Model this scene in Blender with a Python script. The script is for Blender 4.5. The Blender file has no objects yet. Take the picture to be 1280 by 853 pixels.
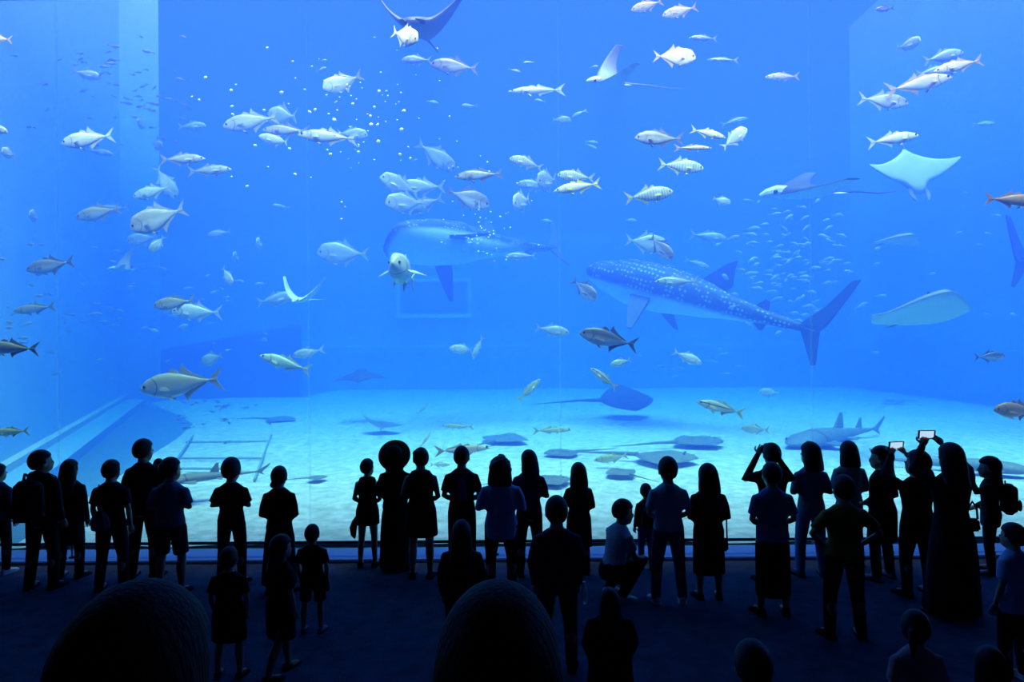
import bpy, bmesh, math, random
from mathutils import Vector, Matrix, noise
R = math.radians
sc = bpy.context.scene
COL = sc.collection

# ------------------------------------------------------------------ camera
F = 800.0                       # focal length in pixels of the 1280x853 frame
CH = 3.04                       # eye height above the lower hall floor
camd = bpy.data.cameras.new('camera')
cam = bpy.data.objects.new('camera', camd)
COL.objects.link(cam)
camd.sensor_width = 36
camd.lens = F / 1280 * 36
camd.clip_start = 0.05
cam.matrix_world = Matrix.Translation((0, 0, CH)) @ Matrix.Rotation(math.pi / 2, 4, 'X') @ Matrix.Rotation(R(-0.4), 4, 'Z')
sc.camera = cam
CM = cam.matrix_world.to_3x3()

# ------------------------------------------------------------------ light
world = bpy.data.worlds.new('sky')
sc.world = world
world.use_nodes = True
bgn = world.node_tree.nodes['Background']
bgn.inputs[0].default_value = (0.045, 0.25, 1.0, 1)
bgn.inputs[1].default_value = 1.0
sund = bpy.data.lights.new('sun', 'SUN')
sund.energy = 16.6
sund.angle = R(40)
sund.color = (1.0, 0.97, 0.9)
sun = bpy.data.objects.new('sun', sund)
COL.objects.link(sun)
sun.rotation_euler = (R(11), R(3), 0)
lampd = bpy.data.lights.new('hall_lamp', 'AREA')
lampd.shape = 'RECTANGLE'; lampd.size = 14; lampd.size_y = 2
lampd.energy = 5; lampd.color = (0.42, 0.30, 1.0)
lamp = bpy.data.objects.new('hall_lamp', lampd)
COL.objects.link(lamp)
lamp.location = (0, -2.5, 8.7)
lamp.rotation_euler = (R(25), 0, 0)
stripd = bpy.data.lights.new('tank_lamp', 'AREA')          # unseen strip over the tank's front edge, added to brighten near sand and fish
stripd.shape = 'RECTANGLE'; stripd.size = 18; stripd.size_y = .5
stripd.energy = 480; stripd.spread = R(84); stripd.color = (1.0, .93, .8)
strip = bpy.data.objects.new('tank_lamp', stripd)
COL.objects.link(strip)
strip.location = (0, 9.85, 9.95)
strip.rotation_euler = (R(40), 0, 0)
vs = sc.view_settings
vs.view_transform = 'Standard'; vs.look = 'None'; vs.gamma = 1.0; vs.exposure = 0.0; vs.use_curve_mapping = False
sc.cycles.volume_bounces = 3

# ------------------------------------------------------------------ pixel helpers
def ray(px, py):
    return (CM @ Vector(((px - 640) / F, -(py - 426.5) / F, -1))).normalized()
def at(px, py, Y):              # the point of a pixel's ray at distance Y from the camera plane
    d = ray(px, py)
    return Vector((0, 0, CH)) + d * (Y / d.y)
def ground(px, py, z=0.0):      # where a pixel's ray meets a level surface
    d = ray(px, py)
    return Vector((0, 0, CH)) + d * ((z - CH) / d.z)

# ------------------------------------------------------------------ materials
MATS = {}
def mat(name, color, rough=0.7, metal=0.0, var=0.0, scale=8.0, bump=0.0, bscale=40.0, emit=None, spec=0.5, coat=0.0):
    if name in MATS: return MATS[name]
    m = bpy.data.materials.new(name); m.use_nodes = True
    nt = m.node_tree; b = nt.nodes['Principled BSDF']
    b.inputs['Base Color'].default_value = (*color, 1)
    b.inputs['Roughness'].default_value = rough
    b.inputs['Metallic'].default_value = metal
    b.inputs['Specular IOR Level'].default_value = spec
    if emit:
        b.inputs['Emission Color'].default_value = (*emit[:3], 1); b.inputs['Emission Strength'].default_value = emit[3]
    tc = nt.nodes.new('ShaderNodeTexCoord')
    if var > 0:
        n = nt.nodes.new('ShaderNodeTexNoise'); n.inputs['Scale'].default_value = scale; n.inputs['Detail'].default_value = 4
        mx = nt.nodes.new('ShaderNodeMix'); mx.data_type = 'RGBA'
        mx.inputs[6].default_value = (*[max(0, c * (1 - var)) for c in color], 1)
        mx.inputs[7].default_value = (*[min(1, c * (1 + var)) for c in color], 1)
        nt.links.new(tc.outputs['Object'], n.inputs['Vector']); nt.links.new(n.outputs['Fac'], mx.inputs[0])
        nt.links.new(mx.outputs[2], b.inputs['Base Color'])
    if bump > 0:
        n2 = nt.nodes.new('ShaderNodeTexNoise'); n2.inputs['Scale'].default_value = bscale; n2.inputs['Detail'].default_value = 5
        bp = nt.nodes.new('ShaderNodeBump'); bp.inputs['Strength'].default_value = bump; bp.inputs['Distance'].default_value = 0.05
        nt.links.new(tc.outputs['Object'], n2.inputs['Vector']); nt.links.new(n2.outputs['Fac'], bp.inputs['Height'])
        nt.links.new(bp.outputs['Normal'], b.inputs['Normal'])
    MATS[name] = m
    return m

def fish_mat(name, back, belly, line=None, lo=-0.045, hi=0.035, bars=None, rough=0.4, metal=0.0):
    m = bpy.data.materials.new(name); m.use_nodes = True
    nt = m.node_tree; b = nt.nodes['Principled BSDF']
    tc = nt.nodes.new('ShaderNodeTexCoord'); sp = nt.nodes.new('ShaderNodeSeparateXYZ')
    nt.links.new(tc.outputs['Object'], sp.inputs[0])
    n = nt.nodes.new('ShaderNodeTexNoise'); n.inputs['Scale'].default_value = 14
    nt.links.new(tc.outputs['Object'], n.inputs['Vector'])
    ma = nt.nodes.new('ShaderNodeMath'); ma.operation = 'MULTIPLY_ADD'; ma.inputs[1].default_value = 0.03
    nt.links.new(n.outputs['Fac'], ma.inputs[0]); nt.links.new(sp.outputs['Z'], ma.inputs[2])
    mr = nt.nodes.new('ShaderNodeMapRange'); mr.inputs[1].default_value = lo + .015; mr.inputs[2].default_value = hi + .015
    nt.links.new(ma.outputs[0], mr.inputs[0])
    mx = nt.nodes.new('ShaderNodeMix'); mx.data_type = 'RGBA'
    mx.inputs[6].default_value = (*belly, 1); mx.inputs[7].default_value = (*back, 1)
    nt.links.new(mr.outputs[0], mx.inputs[0])
    last = mx.outputs[2]
    if bars:
        w = nt.nodes.new('ShaderNodeTexWave'); w.bands_direction = 'X'; w.inputs['Scale'].default_value = 5.5; w.inputs['Distortion'].default_value = 1.2
        nt.links.new(tc.outputs['Object'], w.inputs['Vector'])
        r2 = nt.nodes.new('ShaderNodeMapRange'); r2.inputs[1].default_value = 0.72; r2.inputs[2].default_value = 0.9; r2.inputs[4].default_value = 0.75
        nt.links.new(w.outputs['Fac'], r2.inputs[0])
        m2 = nt.nodes.new('ShaderNodeMix'); m2.data_type = 'RGBA'; m2.inputs[7].default_value = (*bars, 1)
        nt.links.new(last, m2.inputs[6]); nt.links.new(r2.outputs[0], m2.inputs[0]); last = m2.outputs[2]
    if line:
        r3 = nt.nodes.new('ShaderNodeMath'); r3.operation = 'COMPARE'; r3.inputs[1].default_value = 0.02; r3.inputs[2].default_value = 0.012
        nt.links.new(sp.outputs['Z'], r3.inputs[0])
        m3 = nt.nodes.new('ShaderNodeMix'); m3.data_type = 'RGBA'; m3.inputs[7].default_value = (*line, 1)
        nt.links.new(last, m3.inputs[6]); nt.links.new(r3.outputs[0], m3.inputs[0]); last = m3.outputs[2]
    # gill cover edge: a curved dark line behind the head
    zz = nt.nodes.new('ShaderNodeMath'); zz.operation = 'MULTIPLY'; nt.links.new(sp.outputs['Z'], zz.inputs[0]); nt.links.new(sp.outputs['Z'], zz.inputs[1])
    gx_ = nt.nodes.new('ShaderNodeMath'); gx_.operation = 'MULTIPLY_ADD'; gx_.inputs[1].default_value = -6.0
    nt.links.new(zz.outputs[0], gx_.inputs[0]); nt.links.new(sp.outputs['X'], gx_.inputs[2])
    gc = nt.nodes.new('ShaderNodeMath'); gc.operation = 'COMPARE'; gc.inputs[1].default_value = .262; gc.inputs[2].default_value = .009
    nt.links.new(gx_.outputs[0], gc.inputs[0])
    m5 = nt.nodes.new('ShaderNodeMix'); m5.data_type = 'RGBA'; m5.blend_type = 'MULTIPLY'; m5.inputs[7].default_value = (.45, .45, .45, 1)
    nt.links.new(last, m5.inputs[6]); nt.links.new(gc.outputs[0], m5.inputs[0]); last = m5.outputs[2]
    nt.links.new(last, b.inputs['Base Color'])
    b.inputs['Roughness'].default_value = rough; b.inputs['Metallic'].default_value = metal
    return m

# ------------------------------------------------------------------ mesh helpers
def link(name, me, parent=None, mats=(), smooth=False):
    o = bpy.data.objects.new(name, me); COL.objects.link(o)
    for m in mats: me.materials.append(m)
    if parent is not None: o.parent = parent
    if smooth:
        for p in me.polygons: p.use_smooth = True
    return o
def from_bm(name, bm, mats=(), parent=None, smooth=False):
    bmesh.ops.recalc_face_normals(bm, faces=bm.faces)
    me = bpy.data.meshes.new(name); bm.to_mesh(me); bm.free()
    return link(name, me, parent, mats, smooth)
def empty(name, loc, rz=0.0):
    o = bpy.data.objects.new(name, None); COL.objects.link(o)
    o.location = loc; o.rotation_euler = (0, 0, rz); o.empty_display_size = 0.2
    return o
def tag(o, label, cat, group=None, kind=None):
    o['label'] = label; o['category'] = cat
    if group: o['group'] = group
    if kind: o['kind'] = kind
    return o
def struct(o):
    o['kind'] = 'structure'; return o
def add_box(bm, a, b, bevel=0.0):
    r = bmesh.ops.create_cube(bm, size=1)
    for v in r['verts']:
        v.co = Vector([(a[i] + b[i]) / 2 + v.co[i] * (b[i] - a[i]) for i in range(3)])
    if bevel:
        es = list({e for v in r['verts'] for e in v.link_edges})
        bmesh.ops.bevel(bm, geom=es, offset=bevel, segments=2, affect='EDGES')
def box(name, a, b, m, parent=None, bevel=0.0):
    bm = bmesh.new(); add_box(bm, a, b, bevel)
    return from_bm(name, bm, [m], parent)
def prism(bm, pts, z0, z1):     # pts = floor plan
    lo = [bm.verts.new((p[0], p[1], z0 if not callable(z0) else z0(p))) for p in pts]
    hi = [bm.verts.new((p[0], p[1], z1 if not callable(z1) else z1(p))) for p in pts]
    n = len(pts)
    bm.faces.new(lo); bm.faces.new(hi)
    for i in range(n):
        bm.faces.new((lo[i], lo[(i + 1) % n], hi[(i + 1) % n], hi[i]))
def rings(bm, ring_list, cap=True, mi=0):
    rv = [[bm.verts.new(p) for p in r] for r in ring_list]
    n = len(rv[0]); fs = []
    for a, b in zip(rv, rv[1:]):
        for i in range(n):
            fs.append(bm.faces.new((a[i], a[(i + 1) % n], b[(i + 1) % n], b[i])))
    if cap:
        fs.append(bm.faces.new(rv[0])); fs.append(bm.faces.new(rv[-1]))
    for f in fs: f.material_index = mi
    return rv
def tube(bm, pts, rad, n=10, mi=0, flat=1.0, side=None):
    """tube through points; rad = radius per point; flat squeezes one axis"""
    pts = [Vector(p) for p in pts]; rl = []
    prev = None
    for i, p in enumerate(pts):
        t = (pts[min(i + 1, len(pts) - 1)] - pts[max(i - 1, 0)]).normalized()
        s = Vector(side) if side is not None else (prev if prev is not None else (Vector((1, 0, 0)) if abs(t.x) < 0.8 else Vector((0, 1, 0))))
        s = (s - t * s.dot(t)).normalized(); prev = s
        u = t.cross(s)
        r = rad[i]
        rl.append([p + s * (r * math.cos(2 * math.pi * k / n)) + u * (r * flat * math.sin(2 * math.pi * k / n)) for k in range(n)])
    rings(bm, rl, True, mi)
def ellipsoid(bm, c, r, rot=None, seg=14, mi=0):
    res = bmesh.ops.create_uvsphere(bm, u_segments=seg, v_segments=max(6, seg // 2 + 1), radius=1)
    M = Matrix.Translation(c) @ (rot.to_4x4() if rot else Matrix.Identity(4)) @ Matrix.Diagonal((*r, 1))
    for v in res['verts']: v.co = M @ v.co
    for f in {f for v in res['verts'] for f in v.link_faces}: f.material_index = mi
    return res['verts']
def interp(tab, t):
    for (a, va), (b, vb) in zip(tab, tab[1:]):
        if t <= b:
            k = (t - a) / (b - a); k = k * k * (3 - 2 * k) * .5 + k * .5
            return va + (vb - va) * k
    return tab[-1][1]
def copy_tree(o, parent=None):
    c = o.copy(); COL.objects.link(c); c.parent = parent
    for ch in list(o.children): copy_tree(ch, c)
    return c

# ================================================================== THE HALL
YG = 9.31                                            # inner face of the acrylic
ZT = at(0, 0.5, YG + .12).z                                  # lower edge of the beam above the window
M_carpet = mat('carpet', (0.045, 0.060, 0.095), .95, var=.6, scale=5, bump=.5, bscale=60, spec=.1)
M_dark = mat('dark_paint', (0.012, 0.013, 0.020), .9, var=.2, spec=.2)
M_sill = mat('sill_paint', (0.06, 0.15, 0.42), .5, var=.1)
HW = 12.5
struct(box('floor', (-HW, -6, -.3), (HW, 8.79, 0), M_carpet))
struct(box('ceiling', (-HW, -6, 8.9), (HW, YG - .1, 9.1), M_dark))
struct(box('wall_left', (-HW - .3, -6, -.3), (-HW, YG - .1, 9.1), M_dark))
struct(box('wall_right', (HW, -6, -.3), (HW + .3, YG - .1, 9.1), M_dark))
struct(box('wall_back', (-HW, -6.3, -.3), (HW, -6, 9.1), M_dark))
for i, (y1, z1) in enumerate(((4.55, .4), (3.1, .8), (1.75, 1.2))):    # broad steps towards the back of the hall
    struct(box('step_%d' % (i + 1), (-HW, -6, z1 - .4), (HW, y1, z1), M_carpet))
struct(box('trim_1', (-HW, 8.79, -.3), (HW, YG - .02, .05), M_sill, bevel=.012))
struct(box('wall_front', (-HW, YG - .1, ZT), (HW, YG + .12, 10.3), M_dark))
# the big window: clear acrylic panels with glued joints
gm = bpy.data.materials.new('clear_acrylic'); gm.use_nodes = True
nt = gm.node_tree; nt.nodes.clear()
go = nt.nodes.new('ShaderNodeOutputMaterial'); gt = nt.nodes.new('ShaderNodeBsdfTransparent'); gg = nt.nodes.new('ShaderNodeBsdfGlossy'); gx = nt.nodes.new('ShaderNodeMixShader')
gt.inputs[0].default_value = (.985, .992, 1, 1); gg.inputs['Roughness'].default_value = .02; gx.inputs[0].default_value = .02
nt.links.new(gt.outputs[0], gx.inputs[1]); nt.links.new(gg.outputs[0], gx.inputs[2]); nt.links.new(gx.outputs[0], go.inputs['Surface'])
jm = bpy.data.materials.new('panel_joint'); jm.use_nodes = True
nt = jm.node_tree; nt.nodes.clear()
go = nt.nodes.new('ShaderNodeOutputMaterial'); gt = nt.nodes.new('ShaderNodeBsdfTransparent'); gg = nt.nodes.new('ShaderNodeBsdfTranslucent'); gx = nt.nodes.new('ShaderNodeMixShader')
gg.inputs[0].default_value = (.6, .75, .9, 1); gx.inputs[0].default_value = .10
nt.links.new(gt.outputs[0], gx.inputs[1]); nt.links.new(gg.outputs[0], gx.inputs[2]); nt.links.new(gx.outputs[0], go.inputs['Surface'])
win = struct(empty('window_1', (0, YG, .05)))
xs = [-HW] + [at(px, 426, YG).x for px in (72, 386, 700, 1014)] + [HW]
for a, b in zip(xs, xs[1:]):
    p = box('pane', (a + .012, -.02, 0), (b - .012, .02, ZT - .05), gm, win)
for x in xs[1:-1]:
    box('joint', (x - .012, -.02, 0), (x + .012, .02, ZT - .05), jm, win)
# low rail in front of the window
M_rail = mat('rail_metal', (0.02, 0.022, 0.03), .35, metal=.7)
rail = tag(empty('guard_rail', (0, 8.95, .05)), 'long low dark metal guard rail in front of the window', 'rail')
bm = bmesh.new(); tube(bm, [(-HW + .1, 0, .19), (HW - .1, 0, .19)], [.022, .022], 12); from_bm('bar', bm, [M_rail], rail, True)
for px in (90, 290, 490, 620, 900, 966, 1098, 1178):
    x = at(px, 670, 8.95).x
    bm = bmesh.new(); tube(bm, [(x, 0, 0), (x, 0, .02), (x, 0, .021), (x, 0, .19)], [.04, .04, .014, .014], 10); from_bm('post', bm, [M_rail], rail, True)

# ================================================================== THE TANK
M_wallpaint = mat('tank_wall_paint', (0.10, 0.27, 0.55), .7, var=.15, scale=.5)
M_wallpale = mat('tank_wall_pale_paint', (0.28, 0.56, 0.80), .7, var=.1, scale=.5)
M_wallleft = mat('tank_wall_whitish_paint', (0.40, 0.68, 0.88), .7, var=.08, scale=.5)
M_walldark = mat('tank_wall_dark_paint', (0.03, 0.12, 0.34), .7, var=.15, scale=.5)  # shade on the partition put into its colour; also fills the far opening
M_tfloor = mat('tank_floor_paint', (0.10, 0.25, 0.42), .8, var=.2, scale=.7)  # darker blue stands in for the left wall's shadow beside the sand
M_sand = mat('sand', (0.60, 0.92, 0.96), .95, var=.7, scale=4.5, bump=1.0, bscale=6.0, spec=.1)
M_curb = mat('curb_paint', (0.60, 0.68, 0.70), .7, var=.1)
ZF = 0.0
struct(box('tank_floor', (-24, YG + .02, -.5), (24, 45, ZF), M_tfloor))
def wall_line(name, pts, h, m, th=.4, z0=0.0):
    bm = bmesh.new()
    for (a, b) in zip(pts, pts[1:]):
        a = Vector((*a, 0)); b = Vector((*b, 0)); n = (b - a).normalized().cross(Vector((0, 0, 1)))
        prism(bm, [a[:2], b[:2], (b + n * -th)[:2], (a + n * -th)[:2]], z0, h)
    return struct(from_bm(name, bm, [m]))
A0 = (-9.1, YG + .14); A1 = (-19.3, 31.6); A2 = (-19.0, 34.6); A3 = (-11.5, 34.6); A4 = (-11.5, 39.9)
B1 = (21.2, 39.9); B2 = (22.0, 27.0); B3 = (22.0, YG + .14)
TOP = 10.3; WL = 10.1
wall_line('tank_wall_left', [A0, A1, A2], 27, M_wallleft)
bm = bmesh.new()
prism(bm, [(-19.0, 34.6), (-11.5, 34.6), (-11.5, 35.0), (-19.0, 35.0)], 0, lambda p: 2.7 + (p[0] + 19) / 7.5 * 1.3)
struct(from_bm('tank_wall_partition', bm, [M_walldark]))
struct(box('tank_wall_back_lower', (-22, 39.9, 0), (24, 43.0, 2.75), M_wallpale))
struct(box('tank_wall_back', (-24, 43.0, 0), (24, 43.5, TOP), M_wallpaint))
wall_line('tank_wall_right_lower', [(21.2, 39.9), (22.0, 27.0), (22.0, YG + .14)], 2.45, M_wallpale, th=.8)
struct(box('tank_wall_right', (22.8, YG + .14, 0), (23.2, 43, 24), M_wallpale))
# dark opening with a pale frame in the far wall
w2 = struct(empty('window_2', (0, 42.98, 0)))
a = at(500, 393, 42.9); b = at(585, 352, 42.9)
box('opening', (a.x, -.04, a.z), (b.x, 0, b.z), M_walldark, w2)
for q in ((a.x - .2, a.z - .25, b.x + .2, a.z), (a.x - .2, b.z, b.x + .2, b.z + .2), (a.x - .2, a.z, a.x, b.z), (b.x, a.z, b.x + .2, b.z)):
    box('frame', (q[0], -.12, q[1]), (q[2], 0, q[3]), M_curb, w2)
# curb along the left wall
d = (Vector((*A1, 0)) - Vector((*A0, 0))).normalized(); nrm = Vector((d.y, -d.x, 0))
bm = bmesh.new()
p0 = Vector((*A0, 0)) + d * 1.0; p1 = Vector((*A1, 0))
prism(bm, [p0[:2], p1[:2], (p1 + nrm * 1.0)[:2], (p0 + nrm * 1.0)[:2]], ZF, .28)
struct(from_bm('trim_2', bm, [M_wallpale]))
bm = bmesh.new()
prism(bm, [p0[:2], p1[:2], (p1 + nrm * .22)[:2], (p0 + nrm * .22)[:2]], .28, .46)
struct(from_bm('trim_3', bm, [M_curb]))
# sand bed, gently uneven; its left edge traces the left wall's shadow
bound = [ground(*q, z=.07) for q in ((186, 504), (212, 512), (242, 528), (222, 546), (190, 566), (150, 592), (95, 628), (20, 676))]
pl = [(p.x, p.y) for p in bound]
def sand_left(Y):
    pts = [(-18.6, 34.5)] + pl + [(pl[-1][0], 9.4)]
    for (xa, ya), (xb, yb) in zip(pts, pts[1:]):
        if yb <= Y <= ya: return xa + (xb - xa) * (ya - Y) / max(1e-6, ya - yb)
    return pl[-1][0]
bm = bmesh.new(); NX, NY = 120, 90; g = []
for j in range(NY + 1):
    Y = YG + .15 + (39.85 - YG - .15) * (j / NY) ** 1.4
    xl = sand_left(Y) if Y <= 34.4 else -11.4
    xr = 21.1 if Y > 27 else 21.9
    row = []
    for i in range(NX + 1):
        x = xl + (xr - xl) * i / NX
        e = min(i, NX - i) / 3.0
        z = .06 + .07 * noise.noise(Vector((x * .5, Y * .35, 0))) + .03 * noise.noise(Vector((x * 1.7, Y * 1.2, 3)))
        row.append(bm.verts.new((x, Y, max(.012, z if e >= 1 else z * e))))
    g.append(row)
for j in range(NY):
    for i in range(NX):
        bm.faces.new((g[j][i], g[j][i + 1], g[j + 1][i + 1], g[j + 1][i]))
sand = from_bm('sand', bm, [M_sand], None, True)
tag(sand, 'pale uneven sand bed covering the tank floor', 'sand', kind='stuff')

# water: clear blue, absorbing red first
wm = bpy.data.materials.new('tank_water'); wm.use_nodes = True
nt = wm.node_tree; nt.nodes.clear()
out = nt.nodes.new('ShaderNodeOutputMaterial'); sct = nt.nodes.new('ShaderNodeVolumeScatter'); ab = nt.nodes.new('ShaderNodeVolumeAbsorption'); ad = nt.nodes.new('ShaderNodeAddShader')
S = (0.0085, 0.0168, 0.098); A = (0.15, 0.064, 0.022)
sct.inputs['Color'].default_value = (*[x / .1 for x in S], 1); sct.inputs['Density'].default_value = .1
ab.inputs['Color'].default_value = (*[1 - x / .2 for x in A], 1); ab.inputs['Density'].default_value = .2
nt.links.new(sct.outputs[0], ad.inputs[0]); nt.links.new(ab.outputs[0], ad.inputs[1]); nt.links.new(ad.outputs[0], out.inputs['Volume'])
bm = bmesh.new()
prism(bm, [(-9.05, YG + .15), (21.95, YG + .15), (21.95, 27), (21.15, 39.88), (-18.9, 39.88), (-18.95, 34.6), (-19.25, 31.6)], .005, WL)
water = from_bm('water', bm, [wm])
tag(water, 'clear deep blue water filling the whole tank', 'water', kind='stuff')

# ================================================================== FISH
def fin(bm, poly, th=.007, mi=1, xf=None, M=None):
    """thin solid fin from an outline in the XZ plane (lens edge: the rim is thinner than the root)"""
    n = len(poly); root = poly[0]
    c = Vector((sum(p[0] for p in poly) / n, 0, sum(p[1] for p in poly) / n))
    a = []; b = []
    for i, (x, z) in enumerate(poly):
        t = th if i in (0, n - 1) else th * .35
        for lst, s in ((a, 1), (b, -1)):
            v = Vector((x, s * t, z))
            if M is not None: v = M @ v
            if xf is not None: v = xf(v)
            lst.append(bm.verts.new(v))
    fs = [bm.faces.new(a), bm.faces.new(list(reversed(b)))]
    for i in range(n):
        fs.append(bm.faces.new((a[i], b[i], b[(i + 1) % n], a[(i + 1) % n])))
    for f in fs: f.material_index = mi

SPEC = {
 #          h     w    head  tail  fins
 'jack':   (.30, .125, 1.00, .150, 1.0),
 'deep':   (.42, .120, 1.20, .150, 1.0),
 'slim':   (.215, .12, .85, .135, .8),
 'runner': (.135, .10, .70, .115, .6),
 'tuna':   (.25, .16, .80, .170, .9),
 'snapper': (.33, .15, 1.00, .120, 1.0),
 'small':  (.30, .12, .90, .150, .8),
}
FISH_MESH = {}
def fish_mesh(spec, tone, bend=0.0, low=False):
    key = (spec, tone, bend, low)
    if key in FISH_MESH: return FISH_MESH[key]
    h, w, hd, tl, fs = SPEC[spec]
    top = [(0, .0), (.012, .075 * hd), (.04, .17 * hd), (.12, .36 * hd), (.28, .50), (.42, .52), (.58, .43), (.74, .27), (.88, .11), (1, .045)]
    bot = [(0, .0), (.012, .065), (.04, .13), (.12, .26), (.28, .43), (.42, .49), (.58, .42), (.74, .25), (.88, .10), (1, .045)]
    wid = [(0, .0), (.012, .15), (.04, .30), (.12, .60), (.28, .95), (.42, 1.0), (.58, .82), (.74, .50), (.88, .22), (1, .10)]
    def xf(v):
        k = .15 - v.x
        y = bend * (k * k if k > 0 else -.25 * k * k * -1)
        return Vector((v.x, v.y + y, v.z))
    bm = bmesh.new()
    n = 8 if low else 16; m = 9 if low else 26
    zc = -.01
    rl = []
    for i in range(m + 1):
        t = (i / m) ** 1.5
        t = max(t, .002)
        x = .5 - t * .84
        a, b, c = interp(top, t) * h, interp(bot, t) * h, interp(wid, t) * w / 2
        if t < .003: a, b, c = .012 * h, .012 * h, .004
        r = []
        for k in range(n):
            an = 2 * math.pi * k / n
            cz = math.sin(an); cy = math.cos(an)
            sgn = abs(cy) ** .85 * (1 if cy >= 0 else -1)
            z = cz * (a if cz > 0 else b)
            r.append(xf(Vector((x, sgn * c, z + zc * (1 - t)))))
        rl.append(r)
    rings(bm, rl, True, 0)
    for s in (1, -1):                                   # forked tail
        fin(bm, [(-.31, 0), (-.335, s * .02), (-.40, s * tl * .5), (-.50, s * tl), (-.475, s * tl * .72), (-.43, s * tl * .22), (-.415, 0)], .008, 1, xf)
    if not low:
        fin(bm, [(.16, .46 * h), (.10, .46 * h + .055 * fs), (.03, .5 * h + .01), (.02, .44 * h)], .006, 1, xf)
        fin(bm, [(.01, .46 * h), (-.03, .5 * h + .085 * fs), (-.055, .45 * h + .05 * fs), (-.14, .3 * h + .022), (-.29, .055 * h + .018), (-.30, .03 * h), (-.12, .25 * h)], .006, 1, xf)
        fin(bm, [(-.02, -.42 * h), (-.05, -.47 * h - .075 * fs), (-.075, -.42 * h - .045 * fs), (-.15, -.28 * h - .02), (-.29, -.055 * h - .016), (-.30, -.03 * h), (-.12, -.24 * h)], .006, 1, xf)
        for s in (1, -1):                               # pectoral and pelvic fins stand off the flanks
            Mp = Matrix.Translation((.235, s * w * .44, -.10 * h)) @ Matrix.Rotation(R(-28 * s), 4, 'Z') @ Matrix.Rotation(R(18 * s), 4, 'X')
            fin(bm, [(0, .015), (-.10, .022), (-.20 * fs, -.035), (-.11, -.03), (-.02, -.022)], .005, 1, xf, Mp)
            Mq = Matrix.Translation((.17, s * w * .18, -.42 * h)) @ Matrix.Rotation(R(25 * s), 4, 'X')
            fin(bm, [(.02, .01), (-.015, .01), (-.075, -.055), (-.04, -.05)], .005, 1, xf, Mq)
    bmesh.ops.recalc_face_normals(bm, faces=bm.faces)
    me = bpy.data.meshes.new('fish_body'); bm.to_mesh(me); bm.free()
    for p in me.polygons: p.use_smooth = (p.material_index == 0)
    me.materials.append(TONES[tone][0]); me.materials.append(TONES[tone][1])
    FISH_MESH[key] = me
    return me
def tone(name, back, belly, fincol, **k):
    dim = lambda c: tuple(x * .82 for x in c)
    return (fish_mat('scales_' + name, dim(back), dim(belly), **k), mat('fin_' + name, dim(fincol), .5))
TONES = {
 'silver': tone('silver', (.40, .40, .34), (.62, .64, .64), (.42, .42, .36)),
 'white': tone('white', (.70, .68, .60), (.76, .76, .74), (.62, .60, .52)),
 'olive': tone('olive', (.40, .37, .18), (.62, .61, .52), (.36, .33, .16)),
 'tan': tone('tan', (.62, .44, .28), (.84, .74, .62), (.52, .34, .18)),
 'bronze': tone('bronze', (.48, .25, .09), (.62, .38, .18), (.50, .24, .07)),
 'dark': tone('dark', (.09, .10, .12), (.44, .48, .52), (.08, .09, .10)),
 'grey': tone('grey', (.27, .25, .24), (.60, .61, .62), (.20, .18, .17)),
 'green': tone('green', (.48, .56, .42), (.62, .70, .62), (.46, .52, .32)),
 'barred': tone('barred', (.60, .60, .48), (.76, .76, .68), (.66, .58, .06), bars=(.22, .22, .17)),
 'yellowtail': tone('yellowtail', (.72, .69, .56), (.84, .82, .74), (.74, .64, .06)),
 'yellow': tone('yellow', (.58, .52, .16), (.70, .68, .36), (.60, .52, .10)),
 'lined': tone('lined', (.46, .47, .30), (.68, .68, .54), (.50, .45, .16), line=(.12, .11, .06)),
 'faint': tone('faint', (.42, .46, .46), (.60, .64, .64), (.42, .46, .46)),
}
M_eye = mat('fish_eye', (.01, .01, .012), .15)
bm = bmesh.new(); ellipsoid(bm, (0, 0, 0), (.019, .008, .019), seg=10)
me_eye = bpy.data.meshes.new('eye'); bm.to_mesh(me_eye); bm.free(); me_eye.materials.append(M_eye)
for p in me_eye.polygons: p.use_smooth = True

def orient(o, fwd, up):
    fwd = Vector(fwd).normalized(); s = Vector(up).cross(fwd).normalized(); u = fwd.cross(s)
    m = Matrix((fwd, s, u)).transposed().to_4x4()
    return m
def depth(y, Y):                 # keep everything below the water surface
    Y = 12.0 + (Y - 10.0) * 1.3
    k = (426 - y) / F
    return min(Y, (WL - .35 - CH) / k) if k > 0 else Y
def fish(x, y, L, dr, tilt, spec, tn, Y, label, group=None, yaw=0, bend=0.0, name='fish', eyes=True, low=False, roll=0):
    Y = depth(y, Y)
    while Y > 10.4 and at(x, y, Y).x - L * Y / F * .55 < -9.0 - .456 * (Y - 9.4): Y -= .25   # clear of the sloping wall
    c = at(x, y, Y)
    t = R(tilt); yw = R(yaw)
    fwd = Vector((dr * math.cos(yw) * math.cos(t), math.sin(yw) * math.cos(t), math.sin(t)))
    size = L * Y / F / max(.5, math.cos(yw))
    M = Matrix.Translation(c) @ orient(None, fwd, (0, 0, 1)) @ Matrix.Rotation(R(roll), 4, 'X') @ Matrix.Diagonal((size, size, size, 1))
    me = fish_mesh(spec, tn, bend, low)
    if not eyes:
        o = bpy.data.objects.new(name, me); COL.objects.link(o); o.matrix_world = M
        return tag(o, label, 'fish', group)
    o = empty(name, (0, 0, 0)); o.matrix_world = M
    bo = bpy.data.objects.new('body', me); COL.objects.link(bo); bo.parent = o
    h, w, hd = SPEC[spec][:3]
    for s in (1, -1):
        e = bpy.data.objects.new('eye', me_eye); COL.objects.link(e); e.parent = o
        e.location = (.425, s * w * .27, .04 * h + .005)
    return tag(o, label, 'fish', group)

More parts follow.
